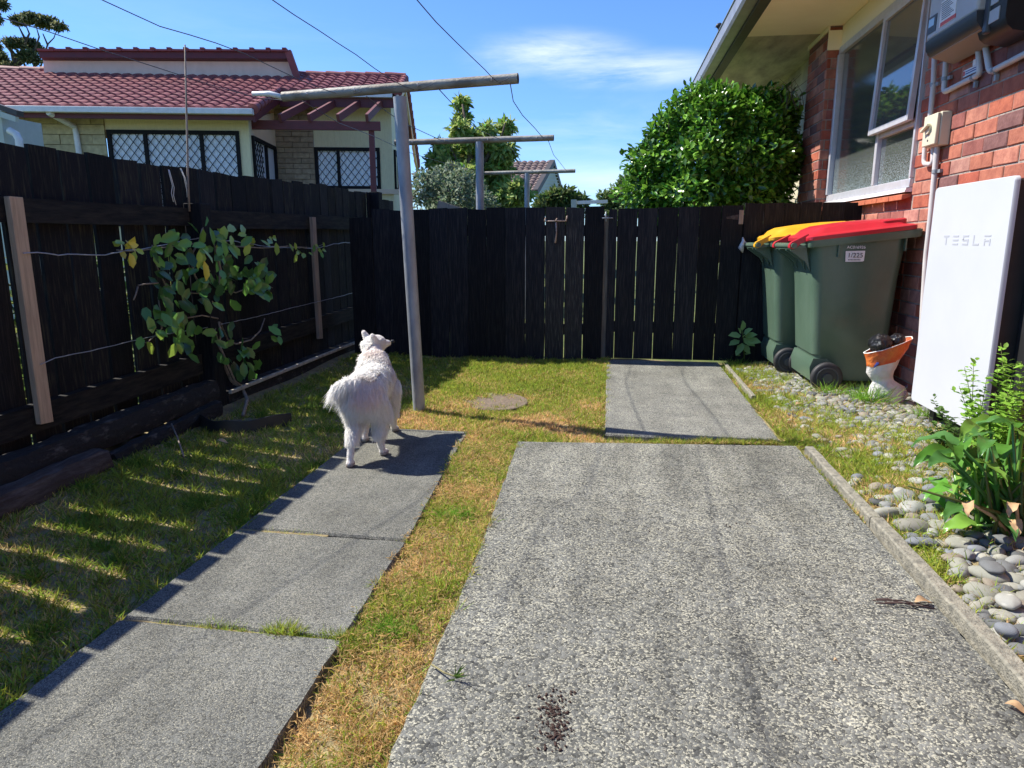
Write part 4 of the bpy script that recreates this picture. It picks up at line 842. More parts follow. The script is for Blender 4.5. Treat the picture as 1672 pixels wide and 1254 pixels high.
# window
wf = MB()
wf.box(XW-.02, XW+.05, YJ+.002, YP-.002, 1.345, 1.40); wf.box(XW-.02, XW+.05, YJ+.002, YP-.002, 2.60, 2.658)
wf.box(XW-.02, XW+.05, YJ+.002, YJ+.03, 1.402, 2.598); wf.box(XW-.03, XW+.05, YP-.055, YP-.004, 1.402, 2.598); wf.box(XW-.02, XW+.05, 5.775, 5.822, 1.402, 2.598); wf.box(XW-.018, XW+.05, YJ+.032, 5.763, 1.735, 1.785)
wfo = wf.build('window', 'alu', rh, bevel=.004)
def pane(y0, y1, z0, z1, x, m, n='pane', tilt=0): return MB().add([(x-tilt, y0, z0), (x-tilt, y1, z0), (x, y1, z1), (x, y0, z1)], [(0, 1, 2, 3)]).build(n, m, wfo)
pane(5.83, YP-.07, 1.39, 2.61, XW+.012, 'glassd'); pane(YJ+.02, 5.77, 1.39, 1.74, XW+.012, 'glassd')
sm = MB(); xt, xb = XW-.028, XW-.06; zt2, zb2 = 2.59, 1.765
def sbar(y0, y1, z0, z1):
    f_ = lambda z: xt+(xb-xt)*(zt2-z)/(zt2-zb2)
    sm.hexa([(f_(z0)-.012, y0, z0), (f_(z0)+.024, y0, z0), (f_(z0)+.024, y1, z0), (f_(z0)-.012, y1, z0)], [(f_(z1)-.012, y0, z1), (f_(z1)+.024, y0, z1), (f_(z1)+.024, y1, z1), (f_(z1)-.012, y1, z1)])
sbar(YJ+.012, YJ+.045, zb2, zt2); sbar(5.805, 5.842, zb2, zt2); sbar(YJ+.047, 5.803, zb2, zb2+.038); sbar(YJ+.047, 5.803, zt2-.038, zt2)
so_ = sm.build('awning_sash', 'alu', rh, bevel=.003)
MB().add([(xb+.008, YJ+.05, zb2+.03), (xb+.008, 5.81, zb2+.03), (xt+.008, 5.81, zt2-.03), (xt+.008, YJ+.05, zt2-.03)], [(0, 1, 2, 3)]).build('pane', 'glass', so_)
# painted sill and brick-on-edge sill
mb = MB(); mb.hexa([(XW-.045, YJ+.002, 1.313), (XW+.05, YJ+.002, 1.313), (XW+.05, YP-.004, 1.313), (XW-.045, YP-.004, 1.313)], [(XW-.035, YJ+.002, 1.34), (XW+.05, YJ+.002, 1.344), (XW+.05, YP-.004, 1.344), (XW-.035, YP-.004, 1.34)]); mb.build('window_sill', 'aluw', wfo)
mb = MB(); y = YJ+.01
while y < YP-.1:
    mb.hexa([(XW-.055, y, 1.262), (XW+.03, y, 1.29), (XW+.03, y+.225, 1.29), (XW-.055, y+.225, 1.262)], [(XW-.055, y, 1.298), (XW+.03, y, 1.311), (XW+.03, y+.225, 1.311), (XW-.055, y+.225, 1.298)]); y += .234
mb.build('brick_sill', 'sill', rh, bevel=.003)

# ------------------------------------------------------------------ wall battery
pw = thing('wall_battery', 'tall flat white home battery standing on wall brackets against the brick wall', 'battery', (1.8, 3.76, .1))
def rrect(y0, y1, z0, z1, r, x, n=6):
    P = []
    for cy, cz, a0 in ((y1-r, z1-r, 0), (y0+r, z1-r, 90), (y0+r, z0+r, 180), (y1-r, z0+r, 270)):
        for k in range(n+1): a = R(a0+90*k/n); P.append((x, cy+r*math.cos(a), cz+r*math.sin(a)))
    return P
Y0, Y1, Z0, Z1 = 3.372, 4.137, .113, 1.272
MB().loft([rrect(Y0, Y1, Z0, Z1, .02, 1.722), rrect(Y0, Y1, Z0, Z1, .022, 1.706), rrect(Y0+.004, Y1-.004, Z0+.004, Z1-.004, .02, 1.700)]).build('front_cover', 'pw', pw, smooth='auto')
MB().loft([rrect(Y0+.012, Y1-.012, Z0+.012, Z1-.012, .02, 1.93), rrect(Y0+.012, Y1-.012, Z0+.012, Z1-.012, .02, 1.723)]).build('housing', 'pwblack', pw, smooth='auto')
MB().box(1.80, 1.945, Y0-.10, Y0+.008, .05, 1.23).build('side_box', 'pwblack', pw, bevel=.004)  # plain black box beside the housing, reaching back to the wall
for yb_ in (Y0+.12, Y1-.16): MB().box(1.76, 1.93, yb_, yb_+.05, -.02, Z0+.008).build('foot_bracket', 'pwblack', pw)
# lettering: T E S L A in its stencilled strokes
ya, yb_ = AX(1541, 392, 1.7)[1], AX(1619, 392, 1.7)[1]; zc = (AX(1541, 392, 1.7)[2]+AX(1619, 392, 1.7)[2])/2; lh = .047; t_ = .0085; pitch_ = (ya-yb_)/5.0; lw = pitch_*.60
mb = MB()
def stroke(i, x0, x1, z0, z1):  # letter box unit coordinates
    o_ = ya-i*pitch_*1.08; mb.box(1.6986, 1.7003, o_-x1*lw, o_-x0*lw, zc-lh/2+z0*lh, zc-lh/2+z1*lh)
th_ = .17
stroke(0, 0, 1, 1-th_, 1); stroke(0, .4, .6, 0, 1-th_*1.5)
for z in (0, .5-th_/2, 1-th_): stroke(1, 0, 1, z, z+th_)
stroke(2, 0, 1, 1-th_, 1); stroke(2, 0, .18, .5, 1-th_); stroke(2, 0, 1, .5-th_/2, .5+th_/2-.001); stroke(2, .82, 1, th_, .5-th_/2-.001); stroke(2, 0, 1, 0, th_-.001)
stroke(3, 0, .18, th_+.001, 1); stroke(3, 0, 1, 0, th_)
stroke(4, 0, 1, 1-th_, 1); stroke(4, 0, .18, 0, .62); stroke(4, .82, 1, 0, .62); stroke(4, .181, .819, .36, .36+th_)
mb.build('lettering', 'mark', pw)

# ------------------------------------------------------------------ inverter, conduits, isolator
XI = 1.76
yl, yr = AX(1513, 60, XI)[1], AX(1594, 26, XI)[1]; zb1 = (AX(1513, 61, XI)[2]+AX(1593, 26, XI)[2])/2; zb2_ = zb1-.085
iv = thing('solar_inverter', 'grey and charcoal solar inverter box high on the brick wall, cut by the top edge', 'inverter', (1.85, (yl+yr)/2, zb1))
MB().box(XI, 1.93, yr, yl, zb1, 2.79).build('cover', 'invgrey', iv, bevel=.012)
mb = MB(); mb.loft([[(XI-.001, y, zb1-.002), (XI+.004, y, zb1-.05), (XI+.03, y, zb2_), (1.93, y, zb2_-.035), (1.93, y, zb1-.002)] for y in (yr-.002, yr+.06, yl-.06, yl+.002)]); mb.build('lower_cover', 'invdark', iv, smooth='auto')
mb = MB(); mb.hexa([(XI+.032, yr+.01, zb2_-.004), (1.92, yr+.01, zb2_-.042), (1.92, yl-.01, zb2_-.042), (XI+.032, yl-.01, zb2_-.004)], [(XI+.032, yr+.01, zb2_-.0), (1.92, yr+.01, zb2_-.036), (1.92, yl-.01, zb2_-.036), (XI+.032, yl-.01, zb2_-.0)]); mb.build('underside', 'bounce_tint', iv)
MB().box(1.79, 1.94, yr-.055, yr-.003, zb1-.12, 2.79).build('side_cover', 'invdark', iv, bevel=.01)
def irect(x0, x1, y0, y1, m, name, par, e=.001, X=XI):
    a = AX(x0, (y0+y1)/2, X); b = AX(x1, (y0+y1)/2, X); c_ = AX((x0+x1)/2, y0, X); d = AX((x0+x1)/2, y1, X)
    return MB().box(X-.002-e, X+.001, b[1], a[1], d[2], c_[2]).build(name, m, par)
irect(1516, 1529, 27, 53, 'invdark', 'display_bezel', iv); M['lcd'] = mat('display', (.35, .5, .62), .2); irect(1518, 1526, 31, 43, 'lcd', 'display', iv, .002)
lb = irect(1537, 1561, -4, 36, 'label', 'warning_label', iv)
irect(1537, 1560, 30, 36, 'redink', 'label_stripe', lb, .0015)
mb = MB()
for k in range(9):
    y_ = 0+k*3.2; a = AX(1539, y_+3, XI); b = AX(1558-(k*5) % 7, y_-3, XI); z_ = (AX(1549, y_, XI)[2]); mb.box(XI-.0042, XI-.002, b[1], a[1], z_-.0016, z_+.0016)
mb.build('label_text', 'ink', lb)
iv2 = thing('junction_box', 'black isolator cabinet with two grey windows to the right of the inverter', 'box', (1.85, 4.2, 2.2))
y2a, y2b = AX(1597, 40, 1.8)[1], AX(1641, 30, 1.8)[1]
zq = AX(1620, 58, 1.8)[2]
mb = MB(); mb.loft([[(1.80, y, zq+.06), (1.815, y, zq+.02), (1.84, y, zq), (1.94, y, zq-.02), (1.94, y, 2.79), (1.80, y, 2.79)] for y in (y2b, y2b+.02, y2a-.02, y2a)]); mb.build('cabinet', 'pwblack', iv2, smooth='auto')
for (a, b) in ((16, 36), (-18, 8)): irect(1612, 1632, a, b, 'invgrey', 'window', iv2, .002, X=1.80)
XC = 1.925
def conduit(label, px, r=.0155, extra=None, name='conduit'):
    pts = [AX(x, y, XC) for x, y in px]
    # rounded bends
    P = [pts[0]]
    for a, b, c_ in zip(pts[:-2], pts[1:-1], pts[2:]):
        l1 = min(.035, np.linalg.norm(b-a)*.45); l2 = min(.035, np.linalg.norm(c_-b)*.45); u = b+(a-b)/np.linalg.norm(a-b)*l1; v = b+(c_-b)/np.linalg.norm(c_-b)*l2
        for k in range(6): t0_ = k/5; P.append((1-t0_)**2*u+2*t0_*(1-t0_)*b+t0_**2*v)
    P.append(pts[-1]); o = MB().tube(P, r, 14).build(name, 'cond', smooth='auto'); tag(o, label, 'conduit')
    return o, pts
def clip(par, x, y, vert=True):
    p = AX(x, y, XC); mb = MB()
    if vert: mb.tube([p+np.array([0, 0, -.011]), p+np.array([0, 0, .011])], .0185, 12); mb.box(XC+.005, XC+.022, p[1]-.05, p[1]-.018, p[2]-.010, p[2]+.010)
    else: mb.tube([p+np.array([0, -.011, 0]), p+np.array([0, .011, 0])], .0185, 12); mb.box(XC+.005, XC+.022, p[1]-.010, p[1]+.010, p[2]-.05, p[2]-.018)
    mb.build('clip', 'galv', par, smooth='auto')
c1, _ = conduit('straight grey conduit running down from the inverter to the cream isolator', [(1526, 92), (1524, 140), (1519, 190)]); clip(c1, 1523.5, 139)
c2, _ = conduit('U shaped grey conduit below the inverter', [(1546, 84), (1541, 151), (1600, 121), (1597, 72)]); clip(c2, 1542.5, 129); clip(c2, 1590, 127, False)
c3, _ = conduit('grey conduit turning right and running out of the picture', [(1608, 68), (1616, 118), (1672, 89), (1720, 66)]); clip(c3, 1624, 115, False)
for c_, x, y in ((c2, 1597.5, 74), (c3, 1608, 68)):
    p = AX(x, y, XC); MB().tube([p+np.array([0, 0, -.022]), p+np.array([0, 0, .01])], .024, 12).build('gland', 'iso', c_, smooth='auto')
c4, _ = conduit('long grey conduit dropping from the isolator behind the white battery', [(1531, 232), (1528, 262), (1519, 360), (1512, 420), (1500, 620)], .0165); clip(c4, 1527, 280)
c5, _ = conduit('short hooked conduit under the cream isolator', [(1511, 232), (1508, 268), (1523, 268), (1524, 236)], .014)
isx = 1.87; ya_, yb2 = AX(1507, 212, isx)[1], AX(1527, 212, isx)[1]
zt3, zb3 = AX(1517, 187, isx)[2], AX(1517, 239, isx)[2]
isw = thing('isolator_switch', 'cream rotary isolator switch box on the sunlit bricks', 'switch', (XW, 4.95, zb3))
MB().box(isx+.022, XW+.001, yb2-.012, ya_, zb3, zt3).build('housing', 'iso', isw, bevel=.005)
MB().box(isx, isx+.021, yb2-.008, ya_-.004, zb3+.006, zt3-.006).build('cover', 'iso', isw, bevel=.005)
cy, cz = (ya_+yb2)/2, (zt3+zb3)/2+.012
MB().tube([(isx+.001, cy, cz), (isx-.012, cy, cz)], .034, 20).build('dial', 'iso', isw, smooth='auto')
mb = MB(); mb.bar((isx-.022, cy+.05, cz-.014), (isx-.022, cy-.035, cz+.016), .016, .02, up=(1, 0, 0)); mb.build('handle', 'iso', isw, bevel=.003)
MB().tube([(isx-.0005, cy, cz-.07), (isx-.003, cy, cz-.07)], .006, 10).build('screw', 'ink', isw)
a = AX(1571, 127, XC+.01); b = AX(1595, 113, XC+.01)
pl = thing('sign_plate', 'tiny white plate with blue print on the shaded bricks under the inverter', 'sign', a)
mb = MB(); mb.box(1.938, 1.944, b[1], a[1], a[2]+.0, a[2]+.036); mb.box(1.938, 1.944, b[1]+.03, b[1]+.062, a[2]+.038, a[2]+.07); mb.build('plate', 'label', pl)
mb = MB(); 
for k in range(2): mb.box(1.9365, 1.9378, b[1]+.008, a[1]-.03, a[2]+.010+k*.012, a[2]+.015+k*.012)
mb.build('print', 'blueink', pl); MB().box(1.9365, 1.9378, a[1]-.022, a[1]-.004, a[2]+.006, a[2]+.03).build('symbol', 'redink', pl)

# ================================================================== WHEELIE BINS
def rring(x0, x1, y0, y1, z, r, n=5):
    P = []
    for cx, cy, a0 in ((x1-r, y1-r, 0), (x0+r, y1-r, 90), (x0+r, y0+r, 180), (x1-r, y0+r, 270)):
        for k in range(n+1): a = R(a0+90*k/n); P.append((cx+r*math.cos(a), cy+r*math.sin(a), z))
    return P
def wheelie(dx, dy, lidm, label, sticker, extra):
    o_ = np.array([dx, dy, 0]); b = thing('wheelie_bin', label, 'bin', (1.55+dx, 5.12+dy, 0), 'wheelie bins by the brick wall')
    def S(mb):
        mb.v = [(v[0]+dx, v[1]+dy, v[2]*(1+(v[0]-1.3)*.11)) for v in mb.v]; return mb
    mb = MB(); mb.loft([rring(1.385, 1.80, 4.885, 5.355, .07, .05), rring(1.375, 1.815, 4.878, 5.362, .10, .055), rring(1.362, 1.82, 4.872, 5.368, .24, .055), rring(1.352, 1.825, 4.868, 5.372, .245, .055), rring(1.315, 1.845, 4.85, 5.39, .70, .06), rring(1.295, 1.86, 4.842, 5.398, .86, .065), rring(1.285, 1.865, 4.838, 5.402, .965, .065)])
    body = S(mb).build('body', 'bin', b, smooth='auto')
    mb = MB(); mb.loft([rring(1.262, 1.935, 4.812, 5.428, .955, .03), rring(1.258, 1.94, 4.808, 5.432, .965, .03), rring(1.258, 1.94, 4.808, 5.432, 1.0, .03), rring(1.27, 1.93, 4.82, 5.42, 1.006, .03)]); S(mb).build('rim', 'bin', b, smooth='auto')
    # ribs under the rim
    for x in (1.44, 1.84): S(MB().box(x, x+.008, 4.815, 4.845, .88, .955)).build('rib', 'bin', b)
    # rear bracket cheeks and handle bar
    for y in (4.90, 5.02, 5.22, 5.32):
        mb = MB(); mb.loft([[(1.30, y, .80), (1.30, y+.016, .80), (1.29, y+.016, .83), (1.29, y, .83)], [(1.262, y, .865), (1.262, y+.016, .865), (1.262, y+.016, .965), (1.262, y, .965)], [(1.165, y, .945), (1.165, y+.016, .945), (1.17, y+.016, .995), (1.17, y, .995)]]); S(mb).build('bracket', 'bin', b)
    mb = MB(); mb.loft([rring(1.165, 1.27, 4.86, 5.38, .955, .03), rring(1.165, 1.27, 4.86, 5.38, .972, .03)]); S(mb).build('handle_shelf', 'bin', b)
    mb = MB(); mb.tube([(1.172, 4.835, .978), (1.172, 5.405, .978)], .018, 14); S(mb).build('handle', 'bin', b, smooth='auto')
    # lid: low dome with a raised border, tilting up to the front, two hinge lugs
    def lr(x0, x1, i, z0, z1, r):
        P = rring(x0, x1, 4.812+i, 5.428-i, 0, r); return [(p[0], p[1], z0+(z1-z0)*(p[0]-1.24)/.66) for p in P]
    mb = MB(); mb.loft([lr(1.245, 1.905, -.004, .998, 1.003, .04), lr(1.243, 1.908, -.008, 1.004, 1.012, .04), lr(1.243, 1.908, -.006, 1.022, 1.028, .04), lr(1.255, 1.895, .012, 1.034, 1.036, .05), lr(1.29, 1.87, .04, 1.040, 1.042, .06), lr(1.32, 1.85, .06, 1.068, 1.064, .06), lr(1.37, 1.80, .11, 1.088, 1.078, .06), lr(1.5, 1.66, .2, 1.096, 1.086, .06)]); lid = S(mb).build('lid', lidm, b, smooth='auto')
    for y in (4.855, 5.325):
        mb = MB(); prof = [(1.26, 1.045), (1.20, 1.018), (1.16, 1.002), (1.148, .984), (1.150, .966), (1.168, .955), (1.19, .962), (1.215, .985), (1.26, 1.0)]
        mb.loft([[(x, yy, z) for x, z in prof] for yy in (y, y+.055)]); lg = S(mb).build('hinge_lug', lidm, b, smooth='auto')
        mb = MB(); mb.tube([(1.170, y-.004, .979), (1.170, y+.0, .979)], .011, 12); S(mb).build('hinge_pin', 'rust' if lidm == 'yellow' else 'rubber', lg)
    for y0_, y1_ in ((4.865, 4.94), (5.29, 5.37)):
        mb = MB(); mb.loft([rring(1.70, 1.86, y0_, y1_, 1.04, .03), rring(1.70, 1.86, y0_, y1_, 1.068, .03), rring(1.71, 1.85, y0_+.01, y1_-.01, 1.076, .025)]); S(mb).build('lid_grip', lidm, b, smooth='auto')
    # wheels
    for y in (4.79, 5.395):
        mb = MB(); rr = [(0, .084), (.004, .096), (.012, .101), (.038, .101), (.046, .096), (.05, .084)]
        rings = [[(1.437+rad*math.cos(a), y+w_, .1+rad*math.sin(a)) for a in np.linspace(0, 2*math.pi, 32, endpoint=False)] for w_, rad in rr]
        mb.loft(rings); wh = S(mb).build('wheel', 'rubber', b, smooth='auto')
        yo = y-.001 if y < 5 else y-.001
        mb = MB()
        for w_, rad in ((0, .071),): mb.loft([[(1.437+r2*math.cos(a), yo-dd, .1+r2*math.sin(a)) for a in np.linspace(0, 2*math.pi, 28, endpoint=False)] for dd, r2 in ((-.004, .072), (.003, .070), (.003, .064), (-.003, .060), (-.003, .034), (.006, .030), (.006, .012))])
        S(mb).build('hub', 'hub', wh, smooth='auto')
    mb = MB(); mb.tube([(1.437, 4.80, .1), (1.437, 5.42, .1)], .011, 10); S(mb).build('axle', 'galv', b, smooth='auto')
    mb = MB(); mb.loft([[(x, yy, z) for x, z in ((1.36, .22), (1.34, .16), (1.35, .07), (1.52, .07), (1.50, .16), (1.45, .215))] for yy in (4.868, 5.372)]); S(mb).build('axle_housing', 'bin', b, smooth='auto')
    if sticker:
        yf = 4.8435
        def on(x, z): return (x+dx, 4.8475-.008*(z-.7)/.16-.0055+dy, z)
        a = AY(1380, 410, 4.842); b2 = AY(1410, 427, 4.842)
        P = [on(a[0], a[2]), on(b2[0], a[2]+.003), on(b2[0]-.001, b2[2]+.004), on(b2[0]-.01, b2[2]), on(a[0]+.004, b2[2]-.002)]
        P = [(x, y-.0005, z) for x, y, z in P]; st = MB(); st.add(P, [(0, 1, 2, 3, 4)]); sto = st.build('sticker', 'label', body)
        nz_ = Vector((0, -.05, 1)).normalized()
        text_mesh('1/225', .042, (a[0]+.012, P[0][1]-.0022, a[2]-.040), (1, 0, 0), (0, -.05, 1), 'ink', 'house_number', sto)
        text_mesh('Highbury Road', .0125, (a[0]+.018, P[0][1]-.0022+.001, a[2]-.056), (1, 0, 0), (0, -.05, 1), 'ink', 'small_print', sto) if False else None
        mb = MB()
        for k in range(9): mb.box(a[0]+.02+k*.0085, a[0]+.0255+k*.0085, P[0][1]-.0015, P[0][1]-.0005, a[2]-.058, a[2]-.052)
        mb.build('small_print', 'ink', sto)
        text_mesh('AC016926', .026, (a[0]+.004, P[0][1]-.003, a[2]+.016), (1, 0, 0), (0, -.05, 1), 'label', 'serial_number', body)
    return b
wheelie(0, 0, 'red', 'dark green wheelie bin with red lid and white number sticker, nearest the camera', True, None)
wheelie(-.10, .635, 'yellow', 'dark green wheelie bin with yellow lid, standing behind the red lidded one', False, None)
# torn plastic caught on the yellow bin's handle
mb = MB(); c = AY(1212, 398, 5.95); P = [c+np.array([0, 0, .05]), c+np.array([.005, -.02, .02]), c+np.array([-.01, -.02, -.03]), c+np.array([.005, -.015, -.07])]
mb.tube(P, [.006, .014, .024, .004], 7); mb.tube([P[1], P[1]+np.array([.03, 0, -.02]), P[1]+np.array([.05, 0, -.05])], [.008, .006, .003], 6)
tag(mb.build('plastic_scrap', 'bagw', smooth=True), 'torn scrap of pale plastic dangling from the yellow lidded bin handle', 'scrap')

# ------------------------------------------------------------------ rubbish bag
bg_ = thing('plastic_sack', 'orange and white plastic sack standing open beside the bins, stuffed with rubbish', 'bag', G(1465, 655))
Yb = 4.53
def bring(cx, cz, rx, ry, tilt, n=28, crinkle=.05, yo=0):
    P = []
    for k in range(n):
        a = 2*math.pi*k/n; w_ = 1+crinkle*1.3*math.sin(a*5+cz*30)+crinkle*math.sin(a*9+cz*70)+crinkle*.6*math.sin(a*13-cz*110); dx_ = rx*w_*math.cos(a); P.append((cx+dx_, Yb+yo+ry*w_*math.sin(a), cz+dx_*tilt))
    return P
def bx3(px, py): p = AY(px, py, Yb); return p[0], p[2]
xs, zs_ = [], []
T1 = [bring(1.715, .008, .105, .06, 0), bring(1.72, .06, .115, .058, 0), bring(1.715, .11, .10, .05, .0), bring(1.69, .145, .058, .035, .1), bring(1.675, .17, .062, .04, .15), bring(1.672, .21, .080, .055, .22), bring(1.680, .262, .092, .063, .32)]
MB().loft(T1, caps=False).build('lower_sack', 'bagw', bg_, smooth=True)
T2 = [bring(1.680, .261, .0935, .0645, .32, crinkle=.05), bring(1.688, .31, .112, .070, .36, crinkle=.035), bring(1.698, .368, .133, .078, .40, crinkle=.03)]
MB().loft(T2, caps=False).build('printed_band', 'orange', bg_, smooth=True)
MB().loft([bring(1.698, .368, .134, .079, .40, crinkle=.03), bring(1.698, .372, .134, .079, .40, crinkle=.03), bring(1.698, .370, .128, .074, .40, crinkle=.03)], caps=False).build('hem', 'white', bg_, smooth=True)
pb = bx3(1462, 640); text_mesh('LAYING PEL', .022, (pb[0]+.035, Yb-.066, .02), (0.05, 0, 1), (-1, 0, .05), 'blueink', 'print', bg_)
p_ = bx3(1428, 593); MB().tube([(p_[0]-.018, Yb-.045, p_[1]-.02), (p_[0]-.002, Yb-.058, p_[1]+.008), (p_[0]+.004, Yb-.06, p_[1]+.012)], [.003, .010, .002], 6).build('blue_mark', 'blueink', bg_)
def ball(mb, c, r, n=10, jit=.0):
    rings = []
    for i in range(1, n):
        th = math.pi*i/n; rings.append([(c[0]+r[0]*math.sin(th)*math.cos(a)*(1+jit*rng.normal()), c[1]+r[1]*math.sin(th)*math.sin(a)*(1+jit*rng.normal()), c[2]-r[2]*math.cos(th)*(1+jit*rng.normal())) for a in np.linspace(0, 2*math.pi, n*2, endpoint=False)])
    return mb.loft(rings)
mb = MB(); ball(mb, (1.645, Yb-.015, .378), (.070, .062, .058), 16, .06); ball(mb, (1.745, Yb, .40), (.045, .045, .04), 12, .07)
o = mb.build('bin_liner', 'binliner', smooth=True); tag(o, 'knotted shiny black bin liner lying in the mouth of the orange sack', 'bag')
# paving offcut under the sack
tag(MB().loft([rring(1.60, 1.88, 4.42, 4.62, -.02, .03), rring(1.59, 1.89, 4.41, 4.63, .012, .03)]).build('paving_block', 'stone', bevel=.004), 'flat grey stone block under the orange sack', 'stone')
# ================================================================== DOG
def blobmesh(name, caps, voxel, m, smooth=8):
    bm = bmesh.new()
    for p0, r0, p1, r1 in caps:
        p0, p1 = Vector(p0), Vector(p1); n = max(2, int((p1-p0).length/(min(r0, r1)*.3))+1)
        for k in range(n+1):
            t_ = k/n; bmesh.ops.create_icosphere(bm, subdivisions=2, radius=r0+(r1-r0)*t_, matrix=Matrix.Translation(p0.lerp(p1, t_)))
    me = bpy.data.meshes.new(name); bm.to_mesh(me); bm.free(); o = bpy.data.objects.new(name, me); C.objects.link(o)
    rm = o.modifiers.new('r', 'REMESH'); rm.mode = 'VOXEL'; rm.voxel_size = voxel; s_ = o.modifiers.new('s', 'SMOOTH'); s_.iterations = smooth; s_.factor = .5
    dg = bpy.context.evaluated_depsgraph_get(); me2 = bpy.data.meshes.new_from_object(o.evaluated_get(dg)); bpy.data.objects.remove(o); me2.name = name
    me2.polygons.foreach_set('use_smooth', [True]*len(me2.polygons)); return link(name, me2, m)
HC = Vector((-1.222, 3.50, .462)); hd = Vector((.62, .72, .22)).normalized(); hr = hd.cross(Vector((0, 0, 1))).normalized(); hu = hr.cross(hd)
caps_ = [((-1.095, 2.965, .328), .076, (-1.125, 3.12, .325), .078), ((-1.125, 3.12, .325), .072, (-1.160, 3.33, .315), .083), ((-1.165, 3.33, .335), .074, (-1.192, 3.41, .385), .060), ((-1.192, 3.41, .385), .058, (-1.215, 3.465, .435), .046),
         ((-1.135, 2.96, .30), .048, (-1.147, 2.995, .20), .036), ((-1.147, 2.995, .20), .032, (-1.141, 2.905, .115), .018), ((-1.141, 2.905, .115), .016, (-1.141, 2.872, .022), .0145), ((-1.141, 2.868, .016), .017, (-1.140, 2.892, .013), .015),
         ((-1.060, 2.975, .30), .048, (-1.040, 3.04, .21), .038), ((-1.040, 3.04, .21), .034, (-1.052, 3.015, .115), .019), ((-1.052, 3.015, .115), .017, (-1.049, 3.058, .024), .0145), ((-1.050, 3.058, .017), .017, (-1.042, 3.083, .013), .015),
         ((-1.105, 3.35, .27), .048, (-1.088, 3.36, .17), .030), ((-1.088, 3.36, .17), .028, (-1.112, 3.42, .075), .018), ((-1.112, 3.42, .075), .017, (-1.125, 3.475, .018), .016), ((-1.125, 3.475, .016), .017, (-1.118, 3.495, .013), .015),
         ((-1.215, 3.34, .26), .046, (-1.215, 3.31, .15), .029), ((-1.215, 3.31, .15), .026, (-1.214, 3.27, .03), .016), ((-1.214, 3.265, .017), .017, (-1.212, 3.285, .013), .015)]
def hp(fw_, rt_, up_): return HC+hd*fw_+hr*rt_+hu*up_
caps_ += [(hp(-.01, 0, 0), .053, hp(.018, 0, .0), .047), (hp(.03, 0, -.010), .030, hp(.082, 0, -.018), .015)]
for b0, b1 in ((hp(-.012, -.034, .026), hp(-.018, -.050, .070)), (hp(-.012, .034, .026), hp(-.026, .050, .064))): caps_ += [(b0, .022, b1, .012)]
caps_ += [((-1.10, 2.915, .380), .020, (-1.15, 2.895, .382), .011), ((-1.15, 2.895, .382), .010, (-1.198, 2.90, .350), .008), ((-1.198, 2.90, .350), .008, (-1.220, 2.91, .305), .005)]
dog = blobmesh('dog', caps_, .0065, 'skin', 4)
tag(dog, 'fluffy white dog with pinkish neck and rump, seen from behind, head turned right', 'dog')
# fur strands grown from the body surface, combed the way the coat lies
me = dog.data; nv = len(me.vertices); co = np.empty(nv*3, 'f'); me.vertices.foreach_get('co', co); co = co.reshape(-1, 3); me.calc_loop_triangles()
tri = np.empty(len(me.loop_triangles)*3, 'i'); me.loop_triangles.foreach_get('vertices', tri); tri = tri.reshape(-1, 3)
a_, b_, c_ = co[tri[:, 0]], co[tri[:, 1]], co[tri[:, 2]]; cr = np.cross(b_-a_, c_-a_); ar = np.linalg.norm(cr, axis=1); NH = 120000
ti = rng.choice(len(tri), NH, p=ar/ar.sum()); u = rng.random((NH, 1)); v = rng.random((NH, 1)); fl = (u+v) > 1; u = np.where(fl, 1-u, u); v = np.where(fl, 1-v, v)
P = a_[ti]+u*(b_-a_)[ti]+v*(c_-a_)[ti]; Nr = nrm(cr[ti]).astype(float); P = P.astype(float)
x, y, z = P.T
istail = (y < 2.935) & (z > .29) & (x < -1.135) & (z > .27) | ((x < -1.185) & (y < 3.02) & (z > .26))
hcv = np.array(HC); head = np.linalg.norm(P-hcv, axis=1) < .10; headf = (P-hcv)@np.array(hd)
leg = (z < .17) & ~head; paw = z < .05
lenb = np.full(NH, .040); lenb[(y < 3.06) & (z < .34) & ~leg] = .050; neck = (~head) & (y > 3.3) & (z > .27); lenb[neck] = .052
lenb[leg] = .009; lenb[paw] = .005; up_leg = (z >= .11) & (z < .22) & ~head; lenb[up_leg & (y < 3.15)] = .036; lenb[up_leg & (y >= 3.15)] = .022
lenb[head] = .017; lenb[head & (headf > .04)] = .007
ear = head & ((((P-hcv)@np.array(hu)) > .028) | (np.abs((P-hcv)@np.array(hr)) > .050)); lenb[ear] = .0045
lenb[istail] = .06; lenb *= (.65+.6*rng.random(NH))
comb = np.tile(np.array([0, -.45, -.9]), (NH, 1)); comb[(y > 3.15) & (z > .3)] = [0.0, -.9, -.35]; comb[(z > .38) & (y < 3.2)] = [0, -1, -.1]; comb[leg] = [0, -.1, -1]
comb[head] = -np.array(hd)*.9+np.array([0, 0, .0]); comb[istail] = [-.30, -.05, -1.]
rear = (y < 2.93) & (z > .2) & ~istail; comb[rear] = np.stack([(x[rear]+1.10)*3, np.full(rear.sum(), -.12), np.full(rear.sum(), -1)], 1)
clump = np.sin(x*170)+np.sin(z*150+y*60)+np.sin(y*140); comb = nrm(comb+.10*np.stack([np.sin(z*90+y*40), np.sin(x*80), np.cos(x*70+y*90)], 1))
D0 = nrm(Nr*.75+comb*.55+rng.normal(size=(NH, 3))*.12); D1 = nrm(Nr*.16+comb+rng.normal(size=(NH, 3))*.13)
